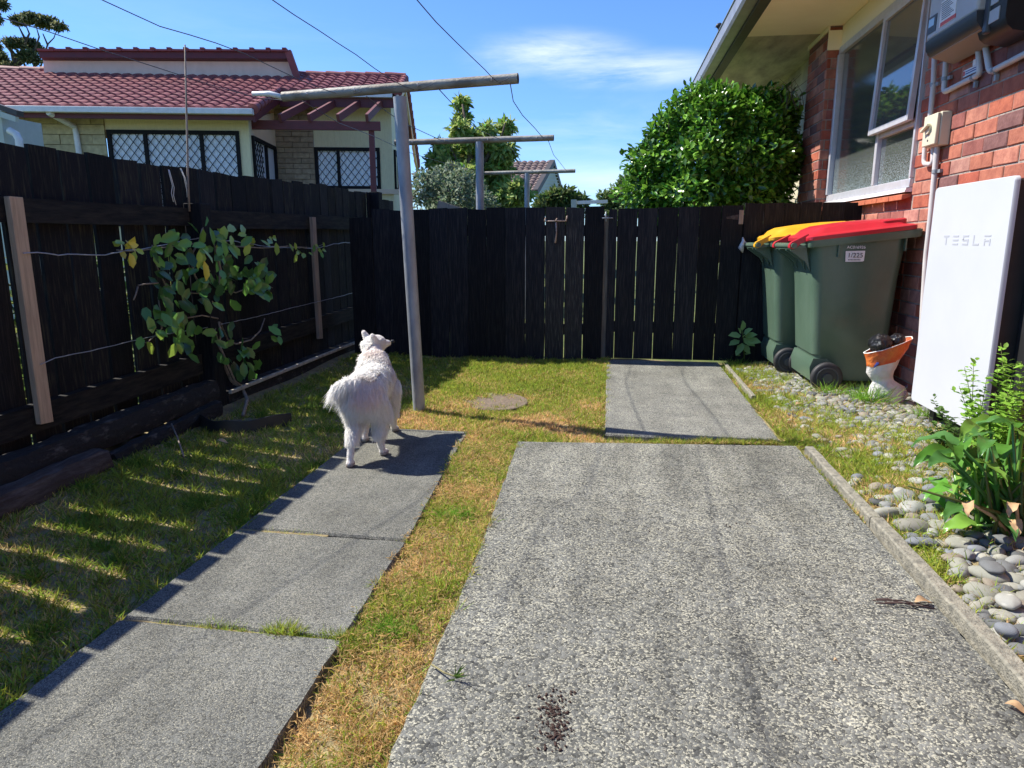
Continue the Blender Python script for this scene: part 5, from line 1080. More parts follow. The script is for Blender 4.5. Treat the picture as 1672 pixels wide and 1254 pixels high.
lt = lenb[:, None]; m1 = P+D0*lt*.35; cell = np.floor(P/.014); hsh = np.sin(cell@np.array([12.99, 78.23, 37.7]))*43758.5; jit_ = np.stack([hsh % 1, (hsh*1.7) % 1, (hsh*2.3) % 1], 1); cc_ = (cell+jit_)*.014; tp = m1+D1*lt*.72+(cc_-P)*np.where(lenb > .02, .3, .0)[:, None]; tp = tp+np.where(istail, 1., 0.)[:, None]*np.array([-.012, 0, -.01])*rng.random((NH, 1)); tp[:, 2] = np.maximum(tp[:, 2], .002); m1[:, 2] = np.maximum(m1[:, 2], .002)
sidev = nrm(np.cross(D1, Nr+rng.normal(size=(NH, 3))*.6)); wv = (.0011+.0006*rng.random((NH, 1)))*sidev
V = np.stack([P-wv, P+wv, m1-wv*.85, m1+wv*.85, tp], 1)
base = np.array([.95, .94, .915])*(1+.05*rng.normal(size=(NH, 1)))
def sm(d, r): return np.clip(1-d/r, 0, 1)
pk = np.zeros(NH)
pk = np.maximum(pk, sm(np.linalg.norm((P-np.array([-1.075, 2.89, .335]))*np.array([1, .5, 1.2]), axis=1), .085)*1.5); pk = np.maximum(pk, sm(np.linalg.norm((P-np.array([-1.165, 3.38, .44]))*np.array([.8, 1, 1.5]), axis=1), .09)*.6)
pk = np.maximum(pk, sm(np.linalg.norm((P-np.array([-1.09, 3.38, .36]))*np.array([1, 1, .9]), axis=1), .08)); pk = np.clip(pk*(.6+.5*rng.random(NH)), 0, 1)[:, None]
col = base*(1-.4*pk)+np.array([.92, .60, .50])*.4*pk; col[paw & (z < .02)] *= .6
cols_ = np.clip(col, 0, 1); o = scatter_mesh('fur', np.zeros((5, 3)), [(0, 1, 3, 2), (2, 3, 4)], P, Nr, Nr, Nr, cols_, 'fur'); o.data.vertices.foreach_set('co', V.astype('f').ravel()); o.data.update(); o.parent = dog
mb = MB(); c = hp(.108, 0, -.018); ball(mb, c, (.011, .011, .009), 8); mb.build('nose', 'rubber', dog, smooth=True)
mb = MB(); [ball(mb, hp(.045, .026*s_, .012), (.007, .007, .007), 6) for s_ in (-1, 1)]; mb.build('eye', 'rubber', dog, smooth=True)
mb = MB()
M['earin'] = mat('inner ear', (.42, .27, .22), .9)
for s_ in (-1, 1):
    a1, a2, a3 = hp(-.024, .028*s_, .040), hp(-.026, .052*s_, .045), hp(-.026, .050*s_, .078); mb.add([a1, a2, a3, (a1+a2+a3)/3-hd*-.004], [(0, 1, 3), (1, 2, 3), (2, 0, 3)])
mb.build('inner_ear', 'earin', dog)
MB().loft([[(-1.155+q_[0], 2.863+q_[1], .001+q_[2]) for q_ in ((0, 0, 0), (.026, 0, 0), (.026, .018, .008), (0, .018, .008))], [(-1.152+q_[0], 2.853+q_[1], .012+q_[2]) for q_ in ((0, 0, 0), (.02, 0, 0), (.02, .018, .004), (0, .018, .004))]]).build('paw_pad', 'earin', dog)

# ================================================================== VINE ON THE LEFT FENCE
vt = thing('climbing_vine', 'woody climbing vine with leathery green leaves trained along wires on the left fence', 'vine', (-2.3, 3.9, 0))
def VX(x, y, d=.09): return AX(x, y, XF+d)
stems = [[(402, 672), (404, 650), (396, 635), (378, 622), (368, 600), (362, 580), (357, 562), (360, 545), (355, 525), (352, 500), (356, 470), (360, 440), (352, 410), (345, 385), (343, 360)],
         [(357, 562), (350, 540), (356, 520), (372, 555), (385, 562), (410, 555), (425, 540), (432, 520)], [(352, 500), (335, 480), (318, 450), (310, 420), (325, 395), (330, 375), (335, 358)],
         [(340, 480), (300, 478), (270, 465), (258, 440), (252, 415), (248, 400)], [(340, 395), (300, 400), (260, 405), (230, 409), (205, 410), (190, 408)], [(345, 390), (380, 402), (430, 405), (470, 402), (512, 405), (530, 398)],
         [(225, 468), (222, 480), (218, 490)], [(258, 462), (235, 464), (225, 466)], [(356, 520), (330, 515), (300, 520), (268, 525), (262, 540), (240, 560), (225, 555)], [(264, 535), (262, 510), (258, 485)], [(360, 470), (385, 478), (405, 470), (430, 462), (445, 470)]]
mb = MB()
for i, s_ in enumerate(stems):
    pts = [VX(x_, y_, .09+.02*math.sin(k*1.3+i)) for k, (x_, y_) in enumerate(s_)]; 
    if i == 0: pts[0] = np.array([-2.12, 3.72, -.01]); pts[1] = VX(404, 652, .2)
    r0 = .011 if i == 0 else (.007 if i in (1, 2) else .0045); mb.tube(pts, [r0*(1-.5*k/len(pts)) for k in range(len(pts))], 7)
mb.tube([p+np.array([.012, .02*math.sin(k), 0]) for k, p in enumerate([VX(x_, y_, .1) for x_, y_ in stems[0][2:9]])], .006, 6)
mb.build('stem', 'vinewood', vt, smooth=True)
LP, LD, LN_, LL, LC = [], [], [], [], []
def vleaf(x_, y_, ang=None, sz=1., kind=0, d=None):
    p = VX(x_, y_, (.07+.12*rng.random()) if d is None else d); a = rng.random()*6.28 if ang is None else R(ang)
    # direction given in the picture's sense: 0 right(+Y), 90 up
    dv = np.array([.35*rng.normal()+.2, math.cos(a), math.sin(a)]); LP.append(p); LD.append(dv); LN_.append(np.array([1.+.3*rng.normal(), -.55+.4*rng.normal(), .45+.4*rng.normal()])); LL.append(.10*sz*(.75+.45*rng.random()))
    c = [(.085, .22, .045), (.14, .33, .06), (.34, .50, .08), (.70, .60, .08), (.05, .13, .04)][kind]; LC.append(np.array(c)*(.8+.4*rng.random()))
for (cx, cy, rx, ry, n, ks) in [(348, 400, 48, 24, 24, (0, 1, 1, 2, 4)), (380, 438, 60, 26, 34, (0, 0, 1, 4)), (340, 468, 46, 34, 22, (0, 0, 4, 1)), (420, 462, 30, 22, 26, (1, 1, 2, 0)), (268, 412, 26, 22, 14, (0, 1, 1)), (278, 440, 28, 20, 9, (0, 4)), (300, 480, 45, 32, 20, (0, 4)), (262, 500, 35, 20, 10, (1, 0)), (255, 535, 34, 26, 13, (1, 1, 2)), (300, 545, 30, 18, 10, (2, 1, 0)), (388, 578, 30, 20, 12, (0, 1, 0)), (372, 600, 20, 14, 5, (0, 4)), (400, 592, 28, 20, 7, (1, 0)), (362, 560, 18, 30, 8, (0, 4)), (440, 545, 20, 14, 4, (1,)), (400, 395, 46, 12, 9, (2, 1)), (445, 395, 14, 8, 3, (2,)), (210, 402, 18, 12, 9, (2, 3, 2)), (212, 412, 10, 8, 3, (3,)), (490, 405, 22, 14, 8, (2, 2)), (522, 402, 14, 10, 7, (2, 1)), (338, 375, 10, 10, 3, (1,)), (298, 555, 16, 30, 5, (4, 0))]:
    for k in range(n):
        r_, a = math.sqrt(rng.random()), rng.random()*6.28; vleaf(cx+rx*r_*math.cos(a), cy+ry*r_*math.sin(a), None if rng.random() < .5 else -60+rng.normal()*50, 1 if cx < 470 and cx > 230 else .75, ks[rng.integers(len(ks))])
for x_, y_, a in [(372, 378, 20), (330, 405, -80), (325, 408, -100), (395, 382, 40)]: vleaf(x_, y_, a, 1.3, 2)
vleaf(333, 425, -95, 1.2, 3, .2)
LL = np.array(LL); lo_ = leaves('leaf_spray', np.array(LP), np.array(LD), np.array(LN_), LL*.92, LL*.66, np.array(LC), 'leaf', vt, ROUND_T)
# black plastic edging round the vine's foot
mb = MB(); P = []
for k in range(17):
    a = k/16; x_ = -2.26+.50*a; y_ = 3.50-.17*math.sin(a*math.pi)+.10*a; P.append((x_, y_))
mb.loft([[(x_, y_, -.03), (x_, y_-.004, -.03), (x_, y_-.004, .048+.005*math.sin(k)), (x_, y_, .05+.005*math.sin(k))] for k, (x_, y_) in enumerate(P)]); tag(mb.build('garden_edging', 'plasticedge', smooth='auto'), 'curved black plastic edging strip round the vine bed', 'edging')
tag(MB().loft([[(*G(810+52*math.cos(a)*q_, 653+14*math.sin(a)*q_)[:2], z_) for a in np.linspace(0, 6.283, 28, endpoint=False)] for q_, z_ in ((1.02, -.03), (1.0, -.010), (.97, -.007))]).build('drain_cover', 'drain'), 'worn round concrete cover set flush in the back lawn', 'cover')

# ================================================================== STONES
def stone_mesh(i):
    bm = bmesh.new(); bmesh.ops.create_icosphere(bm, subdivisions=3, radius=1); r_ = np.random.default_rng(i+50); ph = r_.random(6)*6
    for v_ in bm.verts:
        c = v_.co; k = 1+.10*math.sin(c.x*2.2+ph[0])+.09*math.sin(c.y*2.6+ph[1])+.07*math.sin(c.z*3+ph[2])+.04*math.sin(c.x*5+c.y*4+ph[3]); v_.co = c*k
    me = bpy.data.meshes.new('river_stone'); bm.to_mesh(me); bm.free(); me.polygons.foreach_set('use_smooth', [True]*len(me.polygons)); return me
scol = [(.22, .225, .215), (.28, .285, .27), (.16, .168, .17), (.32, .315, .265), (.25, .24, .20), (.29, .29, .24), (.20, .215, .235), (.35, .35, .315), (.12, .127, .13), (.26, .225, .175)]
sname = ['mid grey', 'light grey', 'dark grey', 'pale beige', 'brownish grey', 'greenish beige', 'blue grey', 'whitish', 'charcoal', 'tan']
variants = []
for i in range(20):
    me = stone_mesh(i % 7); at = me.color_attributes.new('Col', 'FLOAT_COLOR', 'POINT'); c = np.array(scol[i % len(scol)]); 
    vc = np.empty(len(me.vertices)*3, 'f'); me.vertices.foreach_get('co', vc); vc = vc.reshape(-1, 3)
    cc = np.ones((len(vc), 4), 'f'); cc[:, :3] = c
    if i % 4 == 1: cc[np.abs(vc[:, 0]*.8+vc[:, 1]*.3-.1+.05*np.sin(vc[:, 1]*6)) < .05, :3] *= 1.5
    at.data.foreach_set('color', cc.ravel()); me.materials.append(M['stone']); variants.append(me)
placed = []; big = []
def inside(x_, y_):  # density of stones over the right bed; returns size range or None
    if x_ < 1.02 or x_ > 1.93: return None
    if y_ < 2.35: return (.021, .043, .98) if x_ > 1.05+.04*math.sin(y_*9) else None
    if y_ < 2.8: return (.022, .042, .32)
    if y_ < 3.9: return (.016, .030, (.15 if x_ > 1.25 else .03)*(.3+1.4*(math.sin(x_*13+y_*7) > -.2)))
    if y_ < 4.75: return (.018, .032, .8 if x_ > 1.2+.1*math.sin(y_*7) else .08)
    if y_ < 5.7: return (.018, .03, .6 if 1.10 < x_ < 1.4 else .2)
    return None
tries = 0
for tries in range(30000):
    y_ = .75+rng.random()**1.5*5.0; x_ = 1.0+rng.random()*.95; q_ = inside(x_, y_)
    if q_ is None or rng.random() > q_[2]: continue
    px = x_/max(y_, .1)
    r_ = q_[0]+(q_[1]-q_[0])*rng.random()**1.5
    if y_ < 2.3 and x_ > y_*.86+.15: continue
    ok = all((x_-a)**2+(y_-b)**2 > (.78*(r_+c_))**2 for a, b, c_ in placed[-2500:])
    if ok: placed.append((x_, y_, r_))
    if len(placed) > 2000: break
placed.sort(key=lambda p: -p[2]/p[1]); near = [p for p in placed if p[1] < 2.9][:250]; rest = [p for p in placed if p not in set(near)]
def st_mat(x_, y_, r_, lift=0):
    fl_ = .52+.28*rng.random(); el = 1.0+.5*rng.random()
    return Matrix.Translation((x_, y_, yardz(x_, y_)+r_*fl_*.55+lift)) @ Matrix.Rotation(rng.random()*6.28, 4, 'Z') @ Matrix.Rotation(rng.normal()*.22, 4, 'X') @ Matrix.Diagonal((r_*el, r_, r_*fl_, 1))
layer2 = []
for (x_, y_, r_) in near[:120]:
    if y_ < 2.2 and rng.random() < .3: layer2.append((x_+rng.normal()*.03, y_+rng.normal()*.03, r_*.85))
for k, (x_, y_, r_) in enumerate(near[:250]+layer2[:45]):
    vi = int(rng.integers(20)); o = bpy.data.objects.new('river_stone', variants[vi]); C.objects.link(o); o.matrix_world = st_mat(x_, y_, r_, .03 if k >= min(250, len(near)) else 0)
    szn = 'large' if r_ > .036 else ('middling' if r_ > .029 else 'small')
    zn = ('touching the kerb' if x_ < 1.10 else 'near the kerb' if x_ < 1.22 else 'away from the kerb')+(', at the picture bottom' if y_ < 1.45 else ', before the leafy clump' if y_ < 1.9 else ', beside the leafy clump' if y_ < 2.3 else ', beyond the leafy clump')
    tag(o, '%s %s %sstone, %s' % (szn, sname[vi % 10], 'banded ' if vi % 4 == 1 else '', ('on top, ' if k >= min(250, len(near)) else '')+zn), 'stone', 'river stones in the bed beside the kerb')
bmv = stone_mesh(3); Vt = np.array([v_.co[:] for v_ in bmv.vertices]); Ft = [tuple(p.vertices) for p in bmv.polygons]
bm = bmesh.new(); bmesh.ops.create_icosphere(bm, subdivisions=2, radius=1); Vt = np.array([v_.co[:] for v_ in bm.verts]); Ft = [tuple(v_.index for v_ in f_.verts) for f_ in bm.faces]; bm.free()
rs = rest+near[250:]; small = []
for k in range(4200):
    y_ = 1.2+rng.random()*4.5; x_ = 1.03+rng.random()*.9; q_ = inside(x_, y_)
    if q_ and rng.random() < q_[2]: small.append((x_, y_, .008+.010*rng.random()))
rs = rs+small
Pm = np.array([(x_, y_, yardz(x_, y_)+r_*.25) for x_, y_, r_ in rs]); n = len(rs); rr = np.array([r_ for _, _, r_ in rs])[:, None]
an = rng.random(n)*6.28; A = np.stack([np.cos(an), np.sin(an), rng.normal(size=n)*.2], 1); A = nrm(A); Bv = nrm(np.cross(np.array([[0, 0, 1.]]), A)); Cz = nrm(np.cross(A, Bv))
cols = np.array([scol[i] for i in rng.integers(0, len(scol), n)])*(.85+.3*rng.random((n, 1)))
o = scatter_mesh('river_gravel', Vt, Ft, Pm, A*rr*(1+.5*rng.random((n, 1))), Bv*rr, Cz*rr*(.45+.25*rng.random((n, 1))), cols, 'stone', smooth=True)
tag(o, 'bed of small grey river pebbles reaching from the bins towards the camera', 'gravel', kind='stuff')

# ================================================================== GRASS
def gcols(n, straw, P=None):
    r_ = rng.random(n); c = np.array((.32, .44, .06))*(1+.5*(rng.random((n, 1))-.5))*np.array([1, 1, 1]); c[:, 0] *= (.8+.6*rng.random(n))
    s_ = r_ < straw; c[s_] = np.array((.36, .27, .10))*(.6+.6*rng.random((s_.sum(), 1))); y_ = (r_ >= straw) & (r_ < straw+.25*(1-straw)); c[y_] = np.array((.19, .22, .04))*(.7+.5*rng.random((y_.sum(), 1)))
    return c
def noise2(x_, y_): return .5+.25*np.sin(x_*9.1+2*np.sin(y_*5.3))+.25*np.sin(y_*8.3+2*np.sin(x_*6.7+1))
def grass(name, label, sampler, n, h, wd, straw, lean=.7, thick=1.):
    P = sampler(n); n = len(P); nz_ = noise2(P[:, 0], P[:, 1]); nf = noise2(P[:, 0]*4.1+3, P[:, 1]*3.7); keep = rng.random(n) < (.35+.9*nz_*.6+.5*nf)*thick; P = P[keep]; nz_ = nz_[keep]; nf = nf[keep]; n = len(P)
    P3 = np.column_stack([P, [yardz(a, b)-.004 for a, b in P]]); st = straw(P[:, 0], P[:, 1]) if callable(straw) else np.full(n, straw); st = np.clip(st+(.5-nz_)*.5, .03, .97)
    c = gcols(n, 0.); s_ = rng.random(n) < st; c[s_] = np.array((.82, .60, .27))*(.5+.7*rng.random((s_.sum(), 1)))*np.array([1, .9+.15*rng.random(), 1])
    hh = h*(.45+.8*rng.random(n))*(.6+.8*nf); hh[s_] *= .75; 
    ln = np.where(s_, 1.0, 0.)
    o = blades(name, P3, hh, wd*(.7+.6*rng.random(n)), c, lean=lean); return tag(o, label, 'grass', kind='stuff')
def rect(x0, x1, y0, y1, fn=None, near_bias=True):
    def s_(n):
        y_ = y0+(y1-y0)*rng.random(n)**(1.35 if near_bias else 1); x_ = x0+(x1-x0)*rng.random(n); P = np.column_stack([x_, y_])
        return P[fn(x_, y_)] if fn else P
    return s_
lawnfn = lambda x_, y_: ~((x_ > -1.285+.022*np.sin(y_*23)+.012*np.sin(y_*57)) & (y_ < 3.55)) & ~((x_ < -2.27) & (y_ < 2.8)) & ~((np.hypot((x_+1.99)/.22, (y_-3.6)/.17) < 1) & (rng.random(len(x_)) < .85))
grass('grass', 'shaded lawn grass growing between the left fence and the path slabs', rect(-2.28, -1.2, .75, 5.95, lawnfn), 100000, .040, .0038, lambda x_, y_: .24+.2*np.sin(y_*4+x_*3), lean=.85)
midfn = lambda x_, y_: (~((x_ < -.735) & (y_ < 3.56))) & (x_ < -.012+.02*np.sin(y_*31)) & ~((np.hypot((x_+.715)/.20, (y_-4.29)/.115) < .85+.3*np.sin(x_*40+y_*31)) & (rng.random(len(x_)) < .9))
grass('grass', 'sunny yellow green lawn in front of the black back fence', rect(-1.25, 0, 3.40, 5.97, midfn, False), 135000, .036, .0042, lambda x_, y_: .30+.50*np.exp(-((y_-3.75)/.3)**2)+.3*np.exp(-((y_-4.3)/.25)**2), lean=.8)
def stripx(y_): return (-.625-.045*y_/1.5*.6, -.40-.01*y_)
def stripfn(x_, y_):
    l_ = np.interp(y_, [0, 1.1, 2.15, 3.5], [-.622, -.632, -.668, -.74])+.012*np.sin(y_*40); r_ = np.interp(y_, [0, 1.1, 2.2, 3.4], [-.395, -.40, -.412, -.445])+.012*np.sin(y_*33); return (x_ > l_-.012*rng.random(len(x_))) & (x_ < r_+.012*rng.random(len(x_)))
grass('grass', 'dry straw coloured grass strip between path slabs and driveway', rect(-.76, -.36, .8, 3.56, stripfn), 62000, .034, .0028, lambda x_, y_: .74+.14*np.sin(y_*5+1)+.12*np.sin(y_*17)-.35*np.exp(-((y_-2.9)/.25)**2)-.45*np.exp(-((y_-.98)/.1)**2)-.4*np.exp(-((y_-1.55)/.12)**2)-.4*np.exp(-((y_-2.35)/.15)**2), lean=1.0, thick=.9)
# flat clippings over the strip
n = 3000; y_ = .85+rng.random(n)*2.7; x_ = -.64+rng.random(n)*.24-.02*y_; k = stripfn(x_, y_); x_, y_ = x_[k], y_[k]; n = len(x_)
an = rng.random(n)*6.28; D = np.stack([np.cos(an), np.sin(an), rng.normal(size=n)*.18], 1); cc = np.array((.62, .43, .19))*(.5+.7*rng.random((n, 1)))
o = leaves('straw_clippings', np.column_stack([x_, y_, -.005+rng.random(n)*.022]), D, np.tile([0, 0, 1.], (n, 1))+rng.normal(size=(n, 3))*.3, .012+.02*rng.random(n)**2, .0028, cc, 'grass'); tag(o, 'dead grass clippings lying on the dry grass strip beside the driveway', 'clippings', kind='stuff')
rightfn = lambda x_, y_: (x_ > np.where(y_ < 3.5, .995, .89)) & (rng.random(len(x_)) < np.where(y_ < 2.4, np.where(x_ < 1.10, .6, .07), np.where(x_ < 1.24+.08*np.sin(y_*5), 1., np.where(y_ > 3.9, .22, .8))))
grass('grass', 'tufty weedy grass between the kerb and the river stones', rect(.89, 1.85, 1.0, 5.85, rightfn), 130000, .050, .0034, lambda x_, y_: .34+.2*np.sin(y_*6+x_*9), lean=.9)
MB().box(-1.285, -.66, 1.543, 1.567, -.06, -.008).build('joint_soil', 'soil')['kind'] = 'structure'
MB().box(-1.285, -.95, 2.149, 2.173, -.06, -.006).build('joint_soil', 'soil')['kind'] = 'structure'
# joints between slabs
for lab, fn, n in (('thin line of grass in the nearest path joint', lambda n: np.column_stack([-1.235+rng.random(n)**1.3*.60, 1.557+rng.normal(size=n)*.006]), 5200), ('short tuft of grass in the second path joint', lambda n: np.column_stack([-1.235+rng.random(n)*.24, 2.162+rng.normal(size=n)*.004]), 900), ('green grass line between driveway and back path', lambda n: np.column_stack([-.02+rng.random(n)**.7*.96, 3.545+rng.normal(size=n)*.012]), 3400), ('grass sprouting along the driveway kerb crack', lambda n: np.column_stack([.938+rng.normal(size=n)*.004, 2.55+rng.random(n)*.95]), 800)):
    grass('grass', lab, fn, n, .036, .0024, .4, lean=.8, thick=1.4)
# longer tufts
def tuft(x_, y_, n, h, spread=.04, label=None, straw=.1, wd=.004):
    P = np.column_stack([x_+rng.normal(size=n)*spread, y_+rng.normal(size=n)*spread*.6, np.full(n, yardz(x_, y_)-.005)]); c = np.array((.20, .40, .04))*(.7+.6*rng.random((n, 1))); s_ = rng.random(n) < straw; c[s_] = (.38, .34, .12)
    o = blades('grass_tuft', P, h*(.5+.6*rng.random(n)), np.full(n, wd), c, lean=.8, bend=.5); return tag(o, label, 'grass tuft')
tuft(1.615, 4.50, 260, .17, .055, 'bright green long grass tuft between near bin wheel and orange sack'); tuft(1.42, 4.66, 120, .12, .05, 'loose pale grass tuft in front of the near bin wheel', .3)
tuft(1.84, 4.10, 190, .12, .07, 'grass tuft at the foot of the white battery'); tuft(-.505, .985, 420, .055, .035, 'bright green tuft on the dry strip at the bottom of the picture', .05, .003); tuft(-2.36, 2.72, 60, .10, .03, 'sunlit green blades growing at the foot of the pale brown batten', .1, .006)
tuft(-.55, 1.62, 260, .045, .04, 'green tuft on the dry strip beside the nearest path joint', .1, .003); tuft(-.55, 2.4, 280, .05, .04, 'green tuft midway up the dry strip', .1, .003); tuft(-1.09, 3.93, 60, .05, .03, 'yellowish tuft hugging the clothesline post base', .3, .003); tuft(1.02, 5.85, 160, .10, .07, 'grass tuft where the back fence meets the bin corner', .1, .003)
P = []
for k in range(40):
    x_, y_ = -2.15+rng.random()*.85, .9+rng.random()*4
    for j in range(60): P.append((x_+rng.normal()*.025, y_+rng.normal()*.02, yardz(x_, y_)))
n = len(P); tag(blades('grass', np.array(P), .065*(.5+.6*rng.random(n)), np.full(n, .0042), np.tile([.15, .26, .03], (n, 1))*(.7+.5*rng.random((n, 1))), lean=.9, bend=.5), 'taller leafy tufts scattered through the shaded lawn', 'grass', kind='stuff')

# ================================================================== PLANTS
def big_leaf(name, base, top, ln, wd, droop, m, parent, c, az):
    """arching stalk with a broad blade: real curved surface"""
    base = np.array(base, float); top = np.array(top, float); mb = MB(); mb.cur = tuple(np.array(c)*1.2)
    mid = (base+top)/2+np.array([0, 0, .02]); mb.tube([base, mid, top], [.0075, .0065, .004], 6)
    d = np.array([math.cos(az), math.sin(az), .35]); d /= np.linalg.norm(d); side = np.cross(d, [0, 0, 1]); side /= np.linalg.norm(side); n = 9; rows = []
    roll = rng.normal()*.35; p = top.copy(); dd = d.copy()
    for i in range(n+1):
        t_ = i/n; w_ = wd*math.sin(math.pi*min(1, t_*.97+.03)**.62)**.9 if t_ < 1 else .0; s2 = side*math.cos(roll)+np.cross(dd, side)*math.sin(roll); un = np.cross(s2, dd); row = []
        for j in (-1, -.5, 0, .5, 1): row.append(p+s2*w_*j*.5+un*(abs(j)**1.3*w_*.16+.006*math.sin(t_*14+j*3)*abs(j)))
        rows.append(row); p = p+dd*ln/n; dd = dd+np.array([0, 0, -droop/n]); dd /= np.linalg.norm(dd)
    mb.cur = tuple(c); mb.loft(rows, caps=False, closed=False); return mb.build(name, m, parent, smooth=True)
lily = thing('leafy_clump', 'lush clump of broad arrow shaped green leaves on long stalks at the right edge', 'plant', (1.40, 2.46, 0))
lc = [(.09, .25, .03), (.12, .32, .04), (.065, .18, .035), (.20, .38, .06), (.08, .21, .05)]
tgt = [(1545, 735), (1560, 700), (1555, 760), (1585, 720), (1610, 700), (1640, 720), (1665, 740), (1570, 790), (1550, 820), (1590, 770), (1620, 760), (1650, 780), (1600, 810), (1625, 800), (1580, 745), (1640, 690), (1530, 790), (1600, 740), (1660, 700), (1615, 830), (1640, 840), (1570, 830), (1668, 810), (1590, 690), (1680, 760), (1535, 715), (1605, 780), (1655, 850), (1585, 850)]
for k, (px, py) in enumerate(tgt+[(x_+rng.normal()*14, y_+rng.normal()*14) for x_, y_ in tgt]):
    yy = 2.38+rng.random()*.4; top = AY(px+10, py+8, yy); b = np.array([1.37+rng.normal()*.05, 2.46+rng.normal()*.05, 0.01]); az = math.atan2(top[1]-b[1], top[0]-b[0])+rng.normal()*.7 if rng.random() < .25 else -2.3+rng.normal()*.8
    big_leaf('leaf', b, top, .12+.06*rng.random(), .05+.026*rng.random(), .8+.7*rng.random(), 'leafm' if k % 4 else 'leaf', lily, np.array(lc[k % 5])*(.85+.3*rng.random()), az)
mb = MB(); mb.cur = (.14, .17, .05)
for k in range(46):
    b = (1.38+rng.normal()*.06, 2.45+rng.normal()*.05, 0); mb.tube([b, (b[0]+rng.normal()*.05, b[1]+rng.normal()*.05, .12), (b[0]+rng.normal()*.09, b[1]+rng.normal()*.07, .2+.1*rng.random())], [.007, .006, .003], 6)
mb.build('stalks', 'leafm', lily, smooth=True)
for px, py in ((1660, 835), (1582, 832), (1652, 862)):
    big_leaf('dead_leaf', (1.38, 2.42, .0), AY(px, py-12, 2.33), .07, .035, 2.5, 'dry', lily, (1, 1, 1), 4.2+rng.normal()*.5)
# tall herb with small paired leaves
def herb(label, cx, cy, stems_, name='herb', lf=.022, base=(.24, .44, .06)):
    t_ = thing(name, label, 'plant', (cx, cy, 0)); mb = MB(); mb.cur = (.16, .2, .06); P, D, Nn = [], [], []
    for (px, py, yy) in stems_:
        top = AY(px, py, yy); b = np.array([cx+rng.normal()*.05, cy+rng.normal()*.05, 0]); mid = b*.4+top*.6+np.array([rng.normal()*.02, 0, -.02]); pts = [b, b*.7+mid*.3+np.array([0, 0, .03]), mid, top]; mb.tube(pts, [.003, .0028, .002, .001], 5)
        n = 22
        for i in range(n):
            t0_ = .2+.8*i/n; q_ = mid+(top-mid)*(t0_-.6)/.4 if t0_ > .6 else b+(mid-b)*t0_/.6
            for s_ in (-1, 1):
                a = i*1.57+rng.normal()*.3; P.append(q_); D.append([math.cos(a)*s_, math.sin(a)*s_, .35]); Nn.append([rng.normal()*.2, rng.normal()*.2, 1])
            if i % 3 == 0:
                for q3 in range(3): P.append(q_+rng.normal(size=3)*.012); D.append([rng.normal(), rng.normal(), .5]); Nn.append([0, 0, 1])
    mb.build('stem', 'leafm', t_, smooth=True); P = np.array(P); cc = np.array(base)*(.7+.7*rng.random((len(P), 1))); L_ = lf*(.6+.7*rng.random(len(P)))
    leaves('leaf_spray', P, np.array(D), np.array(Nn), L_, L_*.95, cc, 'leafm', t_)
st = [(1634, 560, 3.0), (1628, 600, 3.0), (1612, 612, 3.0), (1655, 598, 2.9), (1668, 620, 2.9), (1575, 600, 3.0), (1566, 630, 3.0), (1590, 590, 3.05), (1645, 640, 2.85), (1660, 650, 2.8), (1600, 650, 2.9), (1615, 670, 2.85), (1640, 680, 2.8), (1585, 660, 2.95), (1670, 680, 2.8), (1625, 640, 2.9), (1655, 670, 2.8), (1600, 690, 2.8), (1630, 700, 2.8), (1575, 690, 2.9), (1668, 590, 2.95), (1648, 615, 2.95), (1640, 585, 3.0)]
herb('tall bright herb with small paired leaves in front of the white battery', 1.60, 2.95, st, 'herb', .032)
herb('low sparse seedling against the lower edge of the white battery', 1.66, 3.42, [(1522, 652, 3.45), (1535, 668, 3.4), (1548, 680, 3.35), (1528, 690, 3.4), (1510, 700, 3.4), (1560, 700, 3.3), (1590, 672, 3.3)], 'seedling', .028, (.08, .16, .03))
herb('small green weed among the stones near the kerb', 1.28, 2.98, [(1505, 795, 3.0), (1496, 805, 3.0), (1512, 808, 2.98), (1500, 815, 2.96)], 'weed', .025)
# broad leaved weed by the bin corner
wd_ = thing('weed', 'broad leaved weed growing at the fence foot left of the bins', 'plant', (1.10, 5.88, 0)); mb = MB(); mb.cur = (.12, .18, .05)
b = AY(1216, 588, 5.86); b[2] = 0; mb.tube([b, AY(1215, 565, 5.86), AY(1212, 535, 5.86), AY(1211, 524, 5.86)], [.006, .005, .003, .002], 6); mb.build('stem', 'leafm', wd_, smooth=True)
P, D, Nn, LL2 = [], [], [], []
for px, py, dx, dz, s_ in [(1212, 540, 0, 1, .09), (1214, 545, .7, .6, .085), (1210, 545, -.4, .8, .06), (1210, 548, -1, .1, .11), (1216, 550, 1, .35, .10), (1214, 552, .8, -.5, .11), (1208, 556, -1, -.35, .10), (1214, 562, .5, -.8, .09), (1211, 566, -.5, -.7, .09), (1218, 556, 1, .0, .12), (1214, 570, .8, -.3, .06), (1211, 572, -.8, -.1, .06), (1212, 560, -.2, -.5, .1), (1213, 550, .1, .2, .08), (1216, 578, .6, .2, .05), (1209, 580, -.6, .1, .05)]:
    P.append(AY(px, py, 5.84)); D.append([dx, -.35, dz]); Nn.append([rng.normal()*.2-.2, -.6, .8]); LL2.append(s_)
cc = np.array((.28, .46, .18))*(.75+.4*rng.random((len(P), 1))); leaves('leaf_spray', np.array(P), np.array(D), np.array(Nn), np.array(LL2), np.array(LL2)*1.05, cc, 'leafm', wd_)

